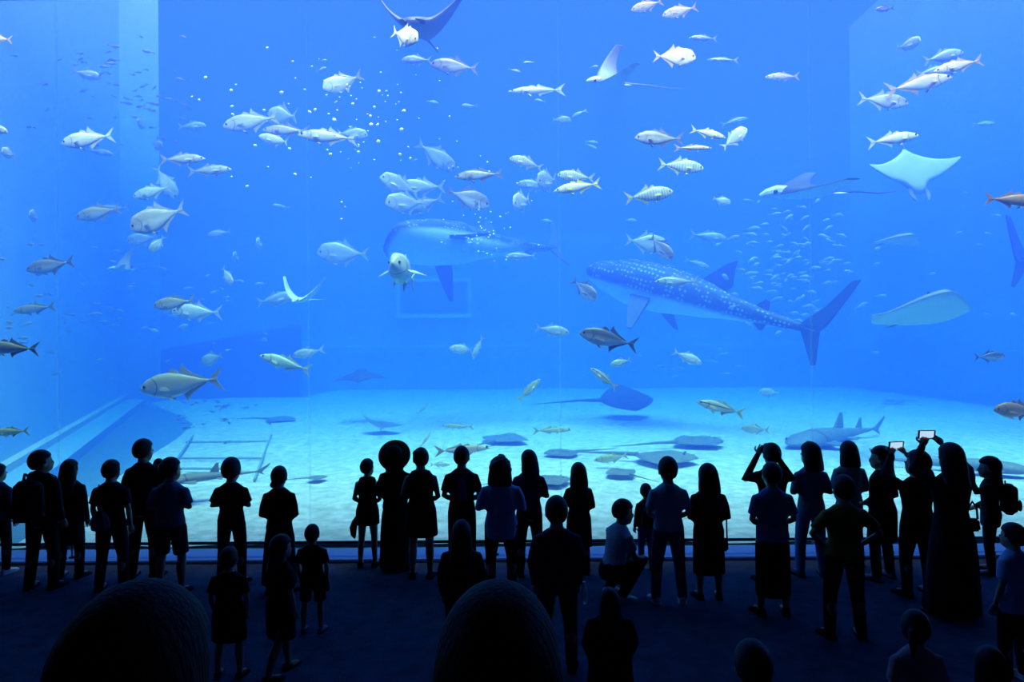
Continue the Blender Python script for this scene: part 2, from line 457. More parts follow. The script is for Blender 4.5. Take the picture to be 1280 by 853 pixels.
# x, y, length px, heading, tilt, kind, colouring, distance, label [, options]
FISHES = [
 (108, 93, 40, 1, -14, 'jack', 'white', 13.5, 'pale fish nosing downward just above the white fish with a faded companion'),
 (110, 174, 68, -1, -9, 'jack', 'white', 10.4, 'bright white trevally with arched back and forked tail, a faded fish under its belly'),
 (124, 190, 36, 1, -10, 'slim', 'faint', 14.5, 'faded blue fish right under the bright white arched trevally'),
 (11, 192, 16, 1, -8, 'deep', 'white', 10.4, 'white fish swimming head-on toward the glass near the tank wall', dict(yaw=-78)),
 (240, 158, 36, 1, 2, 'jack', 'green', 14.5, 'greenish faded fish above the two olive-backed slender fish'),
 (196, 181, 24, 1, -22, 'deep', 'faint', 15, 'small faded round fish above the olive-backed slender fish', dict(yaw=-35)),
 (228, 199, 58, 1, 1, 'slim', 'olive', 11.2, 'upper of two olive-backed slender fish swimming in step'),
 (262, 213, 56, 1, 3, 'slim', 'olive', 11.6, 'lower of two olive-backed slender fish swimming in step'),
 (177, 156, 14, 1, 0, 'deep', 'faint', 14.5, 'small faded fish swimming head-on above the olive-backed pair', dict(yaw=-80)),
 (-4, 48, 40, -1, 6, 'jack', 'tan', 9.5, 'tan fish leaving past the tank wall near the water surface'),
 (-6, 160, 34, 1, -20, 'jack', 'white', 9.6, 'white fish cut by the window edge below the tan fish'),
 (314, 152, 72, -1, -9, 'jack', 'silver', 11.2, 'grey-backed trevally leading the chain of feeding fish'),
 (352, 146, 52, -1, 10, 'deep', 'green', 12.2, 'deep green-tinted fish rising behind the leader of the feeding chain', dict(yaw=35)),
 (358, 163, 60, -1, 2, 'slim', 'grey', 11.0, 'grey slender fish in the middle of the feeding chain'),
 (345, 176, 44, -1, 16, 'jack', 'white', 11.8, 'white curved fish twisting below the feeding chain', dict(bend=.9)),
 (410, 171, 76, -1, 5, 'slim', 'silver', 10.6, 'silver long fish with dark tail closing the feeding chain'),
 (440, 168, 40, 1, -6, 'deep', 'green', 12.4, 'green-tinted deep fish crossing behind the end of the feeding chain'),
 (428, 104, 48, -1, -22, 'deep', 'yellowtail', 11.2, 'yellow-tailed trevally curling down alone among drifting bubbles', dict(bend=.6, yaw=-20)),
 (506, 45, 42, 1, -28, 'deep', 'white', 9.2, 'round white pompano in front of the dark manta with raised wings', dict(yaw=-38)),
 (568, 83, 62, -1, 6, 'jack', 'grey', 10.8, 'grey-backed trevally below the dark manta with raised wings'),
 (521, 75, 38, -1, 0, 'jack', 'faint', 15.5, 'faded blue fish swimming behind the grey-backed trevally below the dark manta'),
 (809, 7, 42, -1, -16, 'jack', 'tan', 10.1, 'higher of two pinkish tan fish under the beam'),
 (850, 14, 46, -1, -14, 'jack', 'tan', 10.1, 'lower of two pinkish tan fish under the beam'),
 (879, 48, 36, -1, 2, 'slim', 'faint', 12.8, 'faded slender fish above the stout cream snapper'),
 (843, 71, 54, 1, -2, 'deep', 'tan', 10.0, 'stout cream snapper with hanging pelvic fins'),
 (904, 75, 40, -1, 2, 'runner', 'white', 12.2, 'pale slender fish just behind the stout cream snapper'),
 (671, 113, 72, -1, -1, 'runner', 'white', 11.0, 'long pale rainbow runner swimming toward the bubbles beside the eagle ray'),
 (978, 96, 44, -1, -1, 'slim', 'tan', 11.0, 'lone pinkish slender fish with forked tail in open water'),
 (702, 150, 24, 1, -4, 'deep', 'faint', 15, 'small faded round fish below the eagle ray snout'),
 (824, 173, 62, -1, 2, 'jack', 'grey', 10.2, 'grey-backed trevally at the head of a knot of four fish'),
 (885, 167, 46, 1, -14, 'slim', 'yellowtail', 10.3, 'white fish with yellowish fins over another in a knot of four'),
 (866, 185, 48, 1, 0, 'runner', 'tan', 10.2, 'slender tan fish lowest in a knot of four'),
 (918, 173, 40, 1, 38, 'deep', 'white', 10.8, 'white fish climbing steeply at the end of a knot of four'),
 (851, 208, 58, 1, -6, 'jack', 'barred', 11.0, 'barred golden trevally with yellow tail below the knot of four'),
 (658, 203, 44, -1, 14, 'jack', 'barred', 11.6, 'barred yellow trevally turning above the tangle of feeding fish', dict(bend=-.6)),
 (918, 152, 36, 1, 14, 'slim', 'faint', 16.5, 'faded blue fish behind the knot of four'),
 (1106, 11, 24, -1, -6, 'jack', 'dark', 13.5, 'small dark fish high above the crowd of tan trevallies'),
 (1135, 56, 18, 1, -10, 'deep', 'white', 11.4, 'small fish swimming head-on above the crowd of tan trevallies', dict(yaw=-72)),
 (1179, 71, 52, 1, 12, 'jack', 'green', 11.3, 'green-tinted trevally topmost in the crowd of tan trevallies'),
 (1198, 82, 64, -1, -13, 'slim', 'tan', 10.1, 'bright tan trevally swimming against the crowd'),
 (1166, 90, 44, 1, 6, 'jack', 'faint', 11.6, 'pale blue trevally half hidden in the crowd of tan trevallies'),
 (1148, 105, 86, 1, 12, 'slim', 'tan', 10.5, 'largest brown-tan trevally in the middle of the crowd'),
 (1104, 126, 64, 1, -6, 'jack', 'silver', 10.6, 'silver trevally trailing below the crowd of tan trevallies'),
 (1116, 174, 66, 1, 9, 'slim', 'white', 10.4, 'white trevally just above the pale manta'),
 (1230, 155, 30, 1, 2, 'slim', 'faint', 15.5, 'faded pale fish in open water beyond the pale manta'),
 (1266, 250, 72, 1, -3, 'slim', 'bronze', 10.0, 'bronze fish leaving past the window edge beyond the pale manta'),
 (43, 270, 18, 1, -10, 'deep', 'white', 12.8, 'small white fish seen head-on above the warm grey trevally', dict(yaw=-70)),
 (123, 266, 58, -1, -12, 'jack', 'olive', 11.6, 'olive yellow trevally with a faded fish behind it'),
 (140, 262, 44, -1, -8, 'jack', 'faint', 14.5, 'faded blue fish behind the olive yellow trevally'),
 (190, 240, 50, -1, -15, 'jack', 'green', 11.4, 'green-white trevally right above the big deep trevally'),
 (207, 228, 34, 1, -60, 'deep', 'green', 12.6, 'greenish fish diving behind the green-white trevally', dict(yaw=40)),
 (198, 273, 76, -1, -20, 'deep', 'silver', 10.7, 'big deep silver trevally heading down with long pectoral fin'),
 (178, 299, 40, -1, -10, 'deep', 'faint', 13.5, 'faded fish partly hidden under the big deep trevally'),
 (197, 305, 22, -1, -55, 'deep', 'green', 12, 'small fish diving nose-down under the big deep trevally', dict(yaw=-35)),
 (274, 292, 30, -1, -10, 'jack', 'faint', 14, 'faded leaf-shaped fish in open water beside the big deep trevally'),
 (324, 305, 16, 1, 0, 'deep', 'white', 13, 'white narrow fish seen head-on, higher of a pair', dict(yaw=-80)),
 (295, 322, 15, 1, 0, 'deep', 'faint', 13.6, 'faded narrow fish seen head-on, lower of a pair', dict(yaw=-80)),
 (284, 345, 26, 1, -55, 'deep', 'white', 12.4, 'pale fish diving nose-down above the pair with crossing tails', dict(yaw=-25)),
 (63, 332, 62, -1, -10, 'jack', 'grey', 10.8, 'warm grey trevally with arched back above the olive-grey one'),
 (43, 386, 54, -1, -7, 'slim', 'olive', 11.2, 'olive-grey trevally swimming low by the sloping wall'),
 (218, 379, 54, -1, -8, 'jack', 'olive', 11.2, 'olive trevally overlapping a blue-white one'),
 (246, 390, 64, -1, 2, 'jack', 'white', 12.2, 'blue-white trevally with spread tail behind an olive one'),
 (500, 232, 50, -1, 20, 'deep', 'faint', 12.6, 'bluish trevally turning up at the edge of the tangle', dict(yaw=-20)),
 (528, 234, 62, -1, 4, 'jack', 'faint', 12.9, 'bluish trevally in the middle of the tangle', dict(bend=.5)),
 (508, 254, 46, -1, -8, 'deep', 'faint', 12.4, 'bluish deep trevally lowest in the tangle', dict(yaw=-40)),
 (530, 256, 54, -1, -14, 'jack', 'faint', 13.2, 'bluish trevally with white fins behind the tangle', dict(yaw=20)),
 (545, 196, 52, 1, -30, 'deep', 'faint', 14.0, 'faded deep fish diving above the tangle', dict(yaw=30)),
 (585, 248, 54, 1, -14, 'deep', 'grey', 11.9, 'grey deep trevally with bright back edge under a brown-backed one', dict(yaw=25)),
 (599, 219, 62, -1, -3, 'slim', 'grey', 10.8, 'brown-backed trevally with dark tail above a grey deep one'),
 (429, 317, 66, -1, 2, 'deep', 'faint', 13.4, 'faded blue trevally in open water beside the whale shark snout'),
 (345, 374, 50, 1, 10, 'jack', 'faint', 13.6, 'faded fish passing behind the ray with raised wings'),
 (651, 320, 40, -1, 0, 'slim', 'faint', 13.4, 'slender blue fish with upright tail over the whale shark back'),
 (684, 226, 30, -1, -15, 'deep', 'faint', 12.2, 'bluish deep trevally seen head-on at the end of the tangle', dict(yaw=-62)),
 (652, 252, 28, -1, -18, 'deep', 'white', 11.9, 'white-flecked trevally seen head-on below the barred yellow one', dict(yaw=-66)),
 (668, 232, 44, -1, 6, 'jack', 'faint', 13.6, 'faded fish hidden behind two head-on trevallies'),
 (720, 221, 48, -1, 6, 'jack', 'barred', 11.4, 'barred trevally behind the white yellow-tailed one'),
 (722, 234, 60, -1, -9, 'slim', 'yellowtail', 10.5, 'white trevally with bright yellow tail in front of a barred one'),
 (811, 244, 62, 1, 8, 'jack', 'barred', 10.9, 'barred white trevally with green-yellow forked tail swimming alone'),
 (902, 251, 24, 1, -18, 'deep', 'green', 12, 'small oval greenish fish alone in open water'),
 (808, 304, 56, 1, -8, 'deep', 'faint', 12.8, 'bluish deep trevally partly hidden by a diving one', dict(yaw=10)),
 (826, 310, 34, 1, -48, 'deep', 'grey', 12.2, 'grey trevally diving toward the glass across a bluish one', dict(yaw=-40)),
 (846, 352, 56, -1, 0, 'slim', 'faint', 12.0, 'blue-white slender fish in front of the whale shark flank'),
 (730, 362, 34, 1, -38, 'deep', 'grey', 12.2, 'grey round fish turning toward the glass below the whale shark head', dict(yaw=-42)),
 (690, 413, 44, 1, -10, 'jack', 'faint', 12.4, 'pale blue fish with spread tail near the big dark trevally'),
 (761, 424, 76, -1, 13, 'jack', 'dark', 10.4, 'big dark trevally with shining back line'),
 (886, 296, 50, 1, -8, 'tuna', 'faint', 15.5, 'faded blue tuna above the whale shark'),
 (872, 330, 36, 1, -20, 'slim', 'faint', 16, 'faded slender fish right above the whale shark back'),
 (12, 435, 76, -1, 3, 'slim', 'silver', 9.0, 'silver trevally with forked tail cut by the window edge'),
 (14, 540, 46, -1, -3, 'slim', 'yellow', 9.6, 'yellowish leaf-shaped fish low by the white curb'),
 (227, 480, 106, -1, -7, 'jack', 'silver', 10.3, 'largest silver trevally cruising above the sand corner'),
 (265, 449, 34, -1, -16, 'deep', 'green', 13, 'small greenish fish right above the largest silver trevally', dict(yaw=20)),
 (357, 454, 68, -1, 17, 'slim', 'green', 11.2, 'greenish long trevally rising with drooping tail'),
 (384, 441, 38, -1, -12, 'jack', 'white', 12.6, 'pale fish bending behind the greenish long trevally', dict(bend=-.8)),
 (579, 437, 36, -1, 4, 'jack', 'white', 13, 'white fish turning in open water before the far wall', dict(bend=.9, yaw=20)),
 (597, 435, 30, -1, -60, 'slim', 'white', 13.2, 'white fish diving beside another before the far wall', dict(yaw=30)),
 (755, 473, 42, -1, 38, 'slim', 'lined', 11.4, 'dark-lined fish pointing up in front of the swimming stingray'),
 (776, 453, 28, -1, -12, 'jack', 'green', 11.8, 'green fish under the tail of the big dark trevally', dict(yaw=-15)),
 (859, 447, 40, 1, -24, 'jack', 'white', 12.4, 'pale fish heading down with spread tail below the whale shark belly'),
 (661, 488, 40, 1, 45, 'slim', 'yellow', 12.6, 'yellowish fish rising steeply at the far edge of the sand'),
 (901, 510, 62, -1, 15, 'slim', 'lined', 11.2, 'yellow-green fish with dark side line over the far sand'),
 (690, 538, 50, 1, 2, 'runner', 'yellow', 13, 'pale yellow slender fish over the sand beside the panel joint'),
 (765, 573, 46, -1, -6, 'slim', 'yellow', 12.2, 'yellow fish with raised tail over the near sand', dict(bend=-.6)),
 (572, 533, 42, -1, 2, 'runner', 'yellow', 14, 'faint yellow fish above the pink slender fish'),
 (578, 562, 72, 1, 4, 'runner', 'tan', 11.0, 'pinkish long slender fish just above the sand'),
 (550, 581, 26, 1, 0, 'slim', 'white', 11.6, 'white fish low over the sand under the pinkish one'),
 (532, 550, 24, 1, 55, 'runner', 'white', 12.2, 'white fish pointing up beside the pinkish slender fish'),
 (529, 511, 24, 1, 40, 'runner', 'faint', 16, 'faded fish pointing up over the far sand'),
 (1272, 513, 60, -1, 2, 'snapper', 'bronze', 10.0, 'orange bronze fish entering past the window edge above the sand'),
 (1237, 446, 40, 1, 2, 'jack', 'dark', 11.6, 'dark-backed fish with white belly near the far corner'),
 (962, 491, 26, -1, 0, 'deep', 'white', 15, 'white faded fish close to the far edge of the sand'),
 (944, 537, 30, -1, 0, 'jack', 'yellow', 13.5, 'pale yellowish fish over sand beside the standing photographer', dict(yaw=30)),
]
for row in FISHES:
    opt = row[9] if len(row) > 9 else {}
    fish(*row[:8], row[8], **opt)

# shoals of small fish, too many to tell apart
rnd = random.Random(7)
def shoal(n, region, Ys, Lpx, dirs, tilt, spec, tn, label, group, name='small_fish'):
    for k in range(n):
        x, y = region(rnd)
        Y = rnd.uniform(*Ys)
        fish(x, y, rnd.uniform(*Lpx), rnd.choice(dirs), rnd.gauss(tilt, 14), spec, tn, Y, label, group, yaw=rnd.uniform(-40, 40), bend=rnd.choice((-.6, 0, .6)), name=name, eyes=False, low=True)
def gauss_reg(cx, cy, sx, sy, lim):
    def f(r):
        while True:
            x, y = r.gauss(cx, sx), r.gauss(cy, sy)
            if lim[0] < x < lim[2] and lim[1] < y < lim[3]: return x, y
    return f
shoal(125, gauss_reg(985, 330, 45, 50, (895, 245, 1085, 425)), (15.5, 18.5), (9, 19), (1, 1, 1, -1), 6, 'small', 'faint',
      'small pale fish of the dense shoal behind the whale shark tail', 'shoal behind the whale shark tail')
shoal(75, gauss_reg(140, 390, 100, 60, (2, 290, 335, 482)), (14, 19), (7, 15), (1, -1), 0, 'small', 'faint',
      'small pale fish of the loose shoal by the sloping tank wall', 'shoal by the sloping tank wall')
shoal(60, gauss_reg(165, 110, 55, 35, (15, 45, 260, 185)), (13.5, 16), (6, 14), (1, -1), 0, 'small', 'dark',
      'small dark fish of the loose shoal near the surface', 'dark shoal near the surface')
shoal(26, gauss_reg(265, 525, 40, 18, (215, 500, 345, 560)), (14, 20), (7, 13), (1, -1), 0, 'small', 'dark',
      'small dark fish hovering low over the sand corner', 'dark fish over the sand corner')
shoal(16, lambda r: (r.uniform(790, 935), r.uniform(432, 478)), (17, 22), (8, 18), (1, -1), 0, 'runner', 'faint',
      'small faded slender fish in front of the far wall', 'faded slender fish before the far wall')
shoal(14, lambda r: (r.uniform(1060, 1270), r.uniform(240, 445)), (14, 19), (7, 16), (1, -1), 0, 'small', 'faint',
      'small faded fish scattered around the pale rays', 'faded fish around the pale rays')
shoal(16, lambda r: (r.uniform(350, 800), r.uniform(40, 300)), (15, 18), (8, 20), (1, -1), 0, 'small', 'faint',
      'small faded fish scattered behind the feeding fish', 'faded fish behind the feeding fish')

# ================================================================== RAYS
M_ray_dark = mat('ray_dark_back', (.035, .045, .06), .6, var=.3, scale=4)
M_ray_mid = mat('ray_grey_back', (.17, .19, .20), .6, var=.3, scale=4)
M_ray_pale = mat('ray_pale_belly', (.52, .56, .56), .6, var=.08, scale=4)
def ray_mesh(kind, flap=.25, curl=0.0, asym=0.0, tail=1.0):
    """unit: wing span = 1 along Y, nose to +X, back to +Z"""
    bm = bmesh.new(); ns, nc = 44, 12
    up = []; dn = []
    for i in range(ns + 1):
        r = math.sin(math.pi / 2 * (-1 + 2 * i / ns)); q = abs(r)
        if kind == 'manta':
            le = .15 - .02 * q - .20 * q ** 1.9 + .10 * math.exp(-(q / .19) ** 4); te = -.20 - .01 * q + .02 * math.sin(q * 3.1) - .06 * q ** 2 ; 
            te = -.29 + .30 * q ** .75 - .10 * q ** 3
            th = .055 * (1 - q) ** 1.3 + .006
        elif kind == 'eagle':
            le = .20 - .12 * q ** 1.1 - .20 * q ** 2.4; te = -.22 + .20 * q ** .9 - .20 * q ** 3
            th = .065 * (1 - q) ** 1.5 + .006
        else:
            le = .43 * max(0, 1 - q ** 1.35) ** .9 - .02; te = -.42 * max(0, 1 - q ** 1.7) ** .85 - .02
            th = .06 * (1 - q) ** 1.2 + .006
        if le - te < .02: m_ = (le + te) / 2; le, te = m_ + .01, m_ - .01
        fl = (flap + asym * (1 if r > 0 else -1)) * q ** 1.8 * .5 + curl * q ** 6
        yy = r * .5 * (1 - .10 * abs(flap) * q)
        ru = []; rd = []
        for j in range(nc + 1):
            t = j / nc; x = le + (te - le) * t
            prof = math.sqrt(max(0, math.sin(math.pi * min(1, t ** .7)))) 
            ru.append(bm.verts.new((x, yy, fl + th * prof + .001)))
            rd.append(bm.verts.new((x, yy, fl - th * .6 * prof - .001)))
        up.append(ru); dn.append(rd)
    def quads(g, mi, flip):
        for i in range(ns):
            for j in range(nc):
                v = [g[i][j], g[i + 1][j], g[i + 1][j + 1], g[i][j + 1]]
                f = bm.faces.new(v if not flip else v[::-1]); f.material_index = mi; f.smooth = True
    quads(up, 0, True); quads(dn, 1, False)
    for i in range(ns):
        for j in (0, nc):
            f = bm.faces.new((up[i][j], up[i + 1][j], dn[i + 1][j], dn[i][j]) if j else (up[i + 1][j], up[i][j], dn[i][j], dn[i + 1][j])); f.material_index = 0
    for i in (0, ns):
        for j in range(nc):
            f = bm.faces.new((up[i][j], up[i][j + 1], dn[i][j + 1], dn[i][j]) if i == 0 else (up[i][j + 1], up[i][j], dn[i][j], dn[i][j + 1])); f.material_index = 0
    if kind == 'manta':
        for s in (1, -1):
            tube(bm, [(.18, s * .080, 0), (.25, s * .088, -.005), (.30, s * .078, -.015), (.335, s * .060, -.02)], [.028, .026, .022, .008], 8, 0, .5)
        tube(bm, [(-.22, 0, .0), (-.45, .0, .005), (-.62, 0, .0)], [.012, .006, .003], 6, 0)
        fin(bm, [(-.16, .04), (-.20, .085), (-.235, .07), (-.225, .03)], .006, 0)
    elif kind == 'eagle':
        tube(bm, [(.10, 0, .01), (.20, 0, .02), (.27, 0, .005), (.32, 0, -.012)], [.07, .062, .046, .018], 10, 1, .75)
        tube(bm, [(-.20, 0, .0), (-.2 - .3 * tail, .02, .01), (-.2 - .65 * tail, .0, -.01), (-.2 - .9 * tail, -.02, 0)], [.014, .008, .005, .002], 6, 0)
        fin(bm, [(-.17, .03), (-.21, .075), (-.24, .06), (-.225, .02)], .006, 0)
        for s in (1, -1): fin(bm, [(-.18, -.01), (-.22, -.01), (-.30, 0), (-.24, .01)], .006, 1, None, Matrix.Translation((0, s * .05, 0)) @ Matrix.Rotation(R(70 * s), 4, 'X'))
    elif kind == 'sting':
        tube(bm, [(-.40, 0, .01), (-.4 - .35 * tail, .02, .01), (-.4 - .75 * tail, .0, .0), (-.4 - 1.15 * tail, -.04, 0)], [.032, .02, .011, .003], 8, 0)
        tube(bm, [(.20, 0, .03), (.05, 0, .045), (-.2, 0, .035)], [.07, .09, .05], 10, 0, .5)
    me = bpy.data.meshes.new(kind); bmesh.ops.recalc_face_normals(bm, faces=bm.faces); bm.to_mesh(me); bm.free()
    return me
def ray_fish(name, kind, x, y, Y, span_px, fwd, up, label, back=None, belly=None, group=None, low=False, **k):
    me = ray_mesh(kind, **k)
    Y = depth(y, Y) if not low else Y
    o = empty(name, (0, 0, 0)); bo = bpy.data.objects.new('body', me); COL.objects.link(bo); bo.parent = o
    me.materials.append(back or M_ray_dark); me.materials.append(belly or M_ray_pale)
    s = span_px * Y / F
    c = at(x, y, Y)
    o.matrix_world = Matrix.Translation(c) @ orient(o, fwd, up) @ Matrix.Diagonal((s, s, s, 1))
    for sd in (1, -1):
        e = bpy.data.objects.new('eye', me_eye); COL.objects.link(e); e.parent = o
        e.location = {'manta': (.20, sd * .095, .0), 'eagle': (.22, sd * .058, .02), 'sting': (.22, sd * .075, .055)}[kind]
        e.rotation_euler = (0, 0, 0); e.scale = (.9, 1.2, .9)
    return tag(o, label, 'ray', group)
ray_fish('manta_ray', 'manta', 525, 38, 10.2, 138, (-.15, -1, -.12), (0, -.25, 1), 'dark manta ray with both wings curved up like a bowl', flap=.85, belly=M_ray_mid)
ray_fish('manta_ray', 'manta', 1140, 216, 14.5, 122, (.12, -.30, -1), (-.05, 1, -.3), 'pale manta ray showing its white belly, head down', M_ray_mid, flap=-.22, curl=.02)
ray_fish('eagle_ray', 'eagle', 762, 103, 10.8, 92, (-1, -.15, .03), (.05, -.62, .8), 'eagle ray with one pointed wing lifted above its white back edge', M_ray_mid, flap=.75)
ray_fish('eagle_ray', 'eagle', 1005, 242, 12.6, 165, (-1, .15, .02), (-.05, -.28, .95), 'dark eagle ray trailing a long whip tail behind a silver fish', M_ray_dark, flap=.25, tail=.5)
ray_fish('eagle_ray', 'eagle', 153, 336, 14.0, 50, (-1, -.3, -.05), (.05, -.5, .85), 'small pale eagle ray above the loose shoal by the sloping wall', M_ray_mid, flap=.6)
ray_fish('eagle_ray', 'eagle', 376, 376, 12.2, 62, (-.2, -1, -.1), (.1, .25, 1), 'pale eagle ray coming head-on with wings raised in a crescent', M_ray_pale, flap=.95)
ray_fish('stingray', 'sting', 1122, 299, 13.2, 62, (.15, -1, .06), (0, .35, 1), 'small pale stingray gliding head-on between the two larger pale rays', M_ray_mid, flap=-.2, tail=.3)
ray_fish('stingray', 'sting', 1152, 386, 12.6, 132, (.06, -.93, .33), (.03, .6, .8), 'large pale stingray with one upturned wing tip', M_ray_mid, flap=-.26, curl=.10, asym=.12, tail=.1)
ray_fish('manta_ray', 'manta', 450, 470, 19.0, 66, (-.1, 1, .45), (0, -.55, .9), 'dark blurred manta ray climbing away in front of the far wall', flap=-.1)
ray_fish('stingray', 'sting', 785, 500, 19.5, 80, (1, .1, .02), (-.0, -.35, .95), 'dark stingray with long straight tail over the far sand', flap=.1)
# rays resting or gliding low over the sand
def floor_ray(name, kind, x, y, span_px, head, label, z=.17, back=None, **k):
    c = ground(x, y, z)
    back = back or M_ray_mid
    o = ray_fish(name, kind, x, y, c.y, span_px, (math.cos(R(head)), math.sin(R(head)), 0), (0, 0, 1), label, back, low=True, **k)
    o.location = c
    return o
floor_ray('stingray', 'sting', 835, 571, 92, -20, 'dark stingray over the sand pointing its tail at the panel joint', flap=-.05, z=.24)
floor_ray('stingray', 'sting', 875, 552, 78, 15, 'grey stingray just beyond the dark one on the sand', z=.22, flap=.05)
floor_ray('stingray', 'sting', 775, 590, 46, 120, 'small grey stingray on the near sand under the yellow fish', back=M_ray_mid, flap=.0)
floor_ray('stingray', 'sting', 397, 597, 30, 20, 'small dark stingray lying alone on bare sand', flap=.0)
floor_ray('stingray', 'sting', 478, 532, 52, 100, 'dark stingray with pale lifted edge over the far sand', z=.3, flap=.3, asym=.3)
floor_ray('stingray', 'sting', 352, 524, 46, -10, 'dark stingray on the sand beyond the shark', flap=.0)
floor_ray('stingray', 'sting', 632, 548, 66, 60, 'broad dark stingray on the sand behind the pinkish slender fish', flap=.0)
floor_ray('stingray', 'sting', 700, 566, 54, 200, 'dark stingray lying on the sand at the panel joint', flap=.0)
floor_ray('stingray', 'sting', 1116, 502, 30, 200, 'small dark stingray on the sand near the far corner', flap=.0)
floor_ray('stingray', 'sting', 690, 600, 60, 15, 'flat stingray on the near sand behind the long-haired woman', flap=.0, back=M_ray_mid)

# ================================================================== SHARKS
def shark_mat():
    m = bpy.data.materials.new('whale_shark_skin'); m.use_nodes = True
    nt = m.node_tree; b = nt.nodes['Principled BSDF']; b.inputs['Roughness'].default_value = .6
    tc = nt.nodes.new('ShaderNodeTexCoord'); sp = nt.nodes.new('ShaderNodeSeparateXYZ'); nt.links.new(tc.outputs['Object'], sp.inputs[0])
    mr = nt.nodes.new('ShaderNodeMapRange'); mr.inputs[1].default_value = -.035; mr.inputs[2].default_value = -.015; nt.links.new(sp.outputs['Z'], mr.inputs[0])
    vo = nt.nodes.new('ShaderNodeTexVoronoi'); vo.inputs['Scale'].default_value = 60; vo.inputs['Randomness'].default_value = .35
    nt.links.new(tc.outputs['Object'], vo.inputs['Vector'])
    lt = nt.nodes.new('ShaderNodeMapRange'); lt.inputs[1].default_value = .34; lt.inputs[2].default_value = .22; nt.links.new(vo.outputs['Distance'], lt.inputs[0])
    m1 = nt.nodes.new('ShaderNodeMix'); m1.data_type = 'RGBA'; m1.inputs[6].default_value = (.035, .06, .085, 1); m1.inputs[7].default_value = (.40, .48, .52, 1); nt.links.new(lt.outputs[0], m1.inputs[0])
    m2 = nt.nodes.new('ShaderNodeMix'); m2.data_type = 'RGBA'; m2.inputs[6].default_value = (.72, .76, .76, 1); nt.links.new(m1.outputs[2], m2.inputs[7]); nt.links.new(mr.outputs[0], m2.inputs[0])
    nt.links.new(m2.outputs[2], b.inputs['Base Color'])
    return m
M_ws = shark_mat(); M_wsfin = mat('whale_shark_fin', (.035, .06, .085), .6, var=.2, scale=10)
M_shark = fish_mat('grey_shark_skin', (.20, .23, .25), (.5, .52, .52), lo=-.04, hi=-.01, rough=.6, metal=0)
M_sharkfin = mat('grey_shark_fin', (.20, .23, .25), .6)
def shark_mesh(kind, bend=0.0):
    bm = bmesh.new()
    if kind == 'whale':
        top = [(0, .014), (.03, .042), (.10, .064), (.22, .092), (.38, .100), (.55, .080), (.72, .048), (.86, .026), (1, .014)]
        bot = [(0, .022), (.03, .050), (.10, .076), (.22, .098), (.38, .094), (.55, .068), (.72, .040), (.86, .022), (1, .012)]
        wid = [(0, .060), (.03, .095), (.10, .110), (.22, .112), (.38, .100), (.55, .062), (.72, .038), (.86, .024), (1, .010)]
    else:
        top = [(0, .003), (.05, .022), (.15, .045), (.3, .06), (.45, .052), (.65, .032), (.85, .016), (1, .008)]
        bot = [(0, .003), (.05, .016), (.15, .03), (.3, .035), (.45, .032), (.65, .022), (.85, .012), (1, .006)]
        wid = [(0, .008), (.05, .05), (.15, .085), (.3, .08), (.45, .055), (.65, .034), (.85, .018), (1, .006)]
    def xf(v):
        k = .2 - v.x
        return Vector((v.x, v.y + bend * (k * k if k > 0 else 0), v.z))
    rl = []; m = 34; n = 22
    for i in range(m + 1):
        t = i / m; x = .5 - t * .88
        a, b, c = interp(top, t), interp(bot, t), interp(wid, t)
        rl.append([xf(Vector((x, c * math.cos(2 * math.pi * k / n), (a if math.sin(2 * math.pi * k / n) > 0 else b) * math.sin(2 * math.pi * k / n)))) for k in range(n)])
    rings(bm, rl, True, 0)
    if kind == 'whale':
        fin(bm, [(-.30, .0), (-.36, .014), (-.42, .09), (-.475, .195), (-.50, .205), (-.485, .15), (-.445, .03), (-.425, 0)], .010, 1, xf)
        fin(bm, [(-.30, .0), (-.37, -.012), (-.40, -.06), (-.435, -.115), (-.45, -.11), (-.44, -.06), (-.43, 0), (-.42, .02)], .010, 1, xf)
        fin(bm, [(.02, .08), (-.05, .155), (-.085, .175), (-.085, .14), (-.095, .08), (-.08, .06)], .010, 1, xf)
        fin(bm, [(-.19, .03), (-.225, .065), (-.24, .06), (-.245, .025)], .007, 1, xf)
        fin(bm, [(-.20, -.025), (-.235, -.05), (-.245, -.045), (-.25, -.02)], .007, 1, xf)
        for s in (1, -1):
            Mp = Matrix.Translation((.235, s * .075, -.04)) @ Matrix.Rotation(R(50 * s), 4, 'X')
            fin(bm, [(.03, 0), (-.01, -.09), (-.065, -.185), (-.085, -.185), (-.075, -.09), (-.06, 0)], .009, 1, xf, Mp)
        # wide mouth line under the blunt snout
        tube(bm, [(.40, .103, .004), (.46, .088, .004), (.494, .05, .002), (.501, 0, .0), (.494, -.05, .002), (.46, -.088, .004), (.40, -.103, .004)], [.003, .005, .006, .006, .006, .005, .003], 6, 1)
    else:
        fin(bm, [(-.28, .0), (-.38, .012), (-.50, .075), (-.49, .05), (-.42, -.005), (-.44, -.04), (-.38, -.008)], .006, 1, xf)
        fin(bm, [(.06, .045), (.0, .13), (-.02, .13), (-.025, .04)], .007, 1, xf)
        fin(bm, [(-.17, .025), (-.21, .085), (-.225, .08), (-.225, .018)], .006, 1, xf)
        for s in (1, -1):
            Mp = Matrix.Translation((.26, s * .06, -.005)) @ Matrix.Rotation(R(82 * s), 4, 'X')
            fin(bm, [(.06, 0), (-.03, -.10), (-.07, -.10), (-.08, 0)], .006, 1, xf, Mp)
            Mp = Matrix.Translation((.0, s * .03, -.01)) @ Matrix.Rotation(R(80 * s), 4, 'X')
            fin(bm, [(.03, 0), (-.03, -.055), (-.05, -.05), (-.04, 0)], .005, 1, xf, Mp)
    bmesh.ops.recalc_face_normals(bm, faces=bm.faces)
    me = bpy.data.meshes.new(kind + '_shark'); bm.to_mesh(me); bm.free()
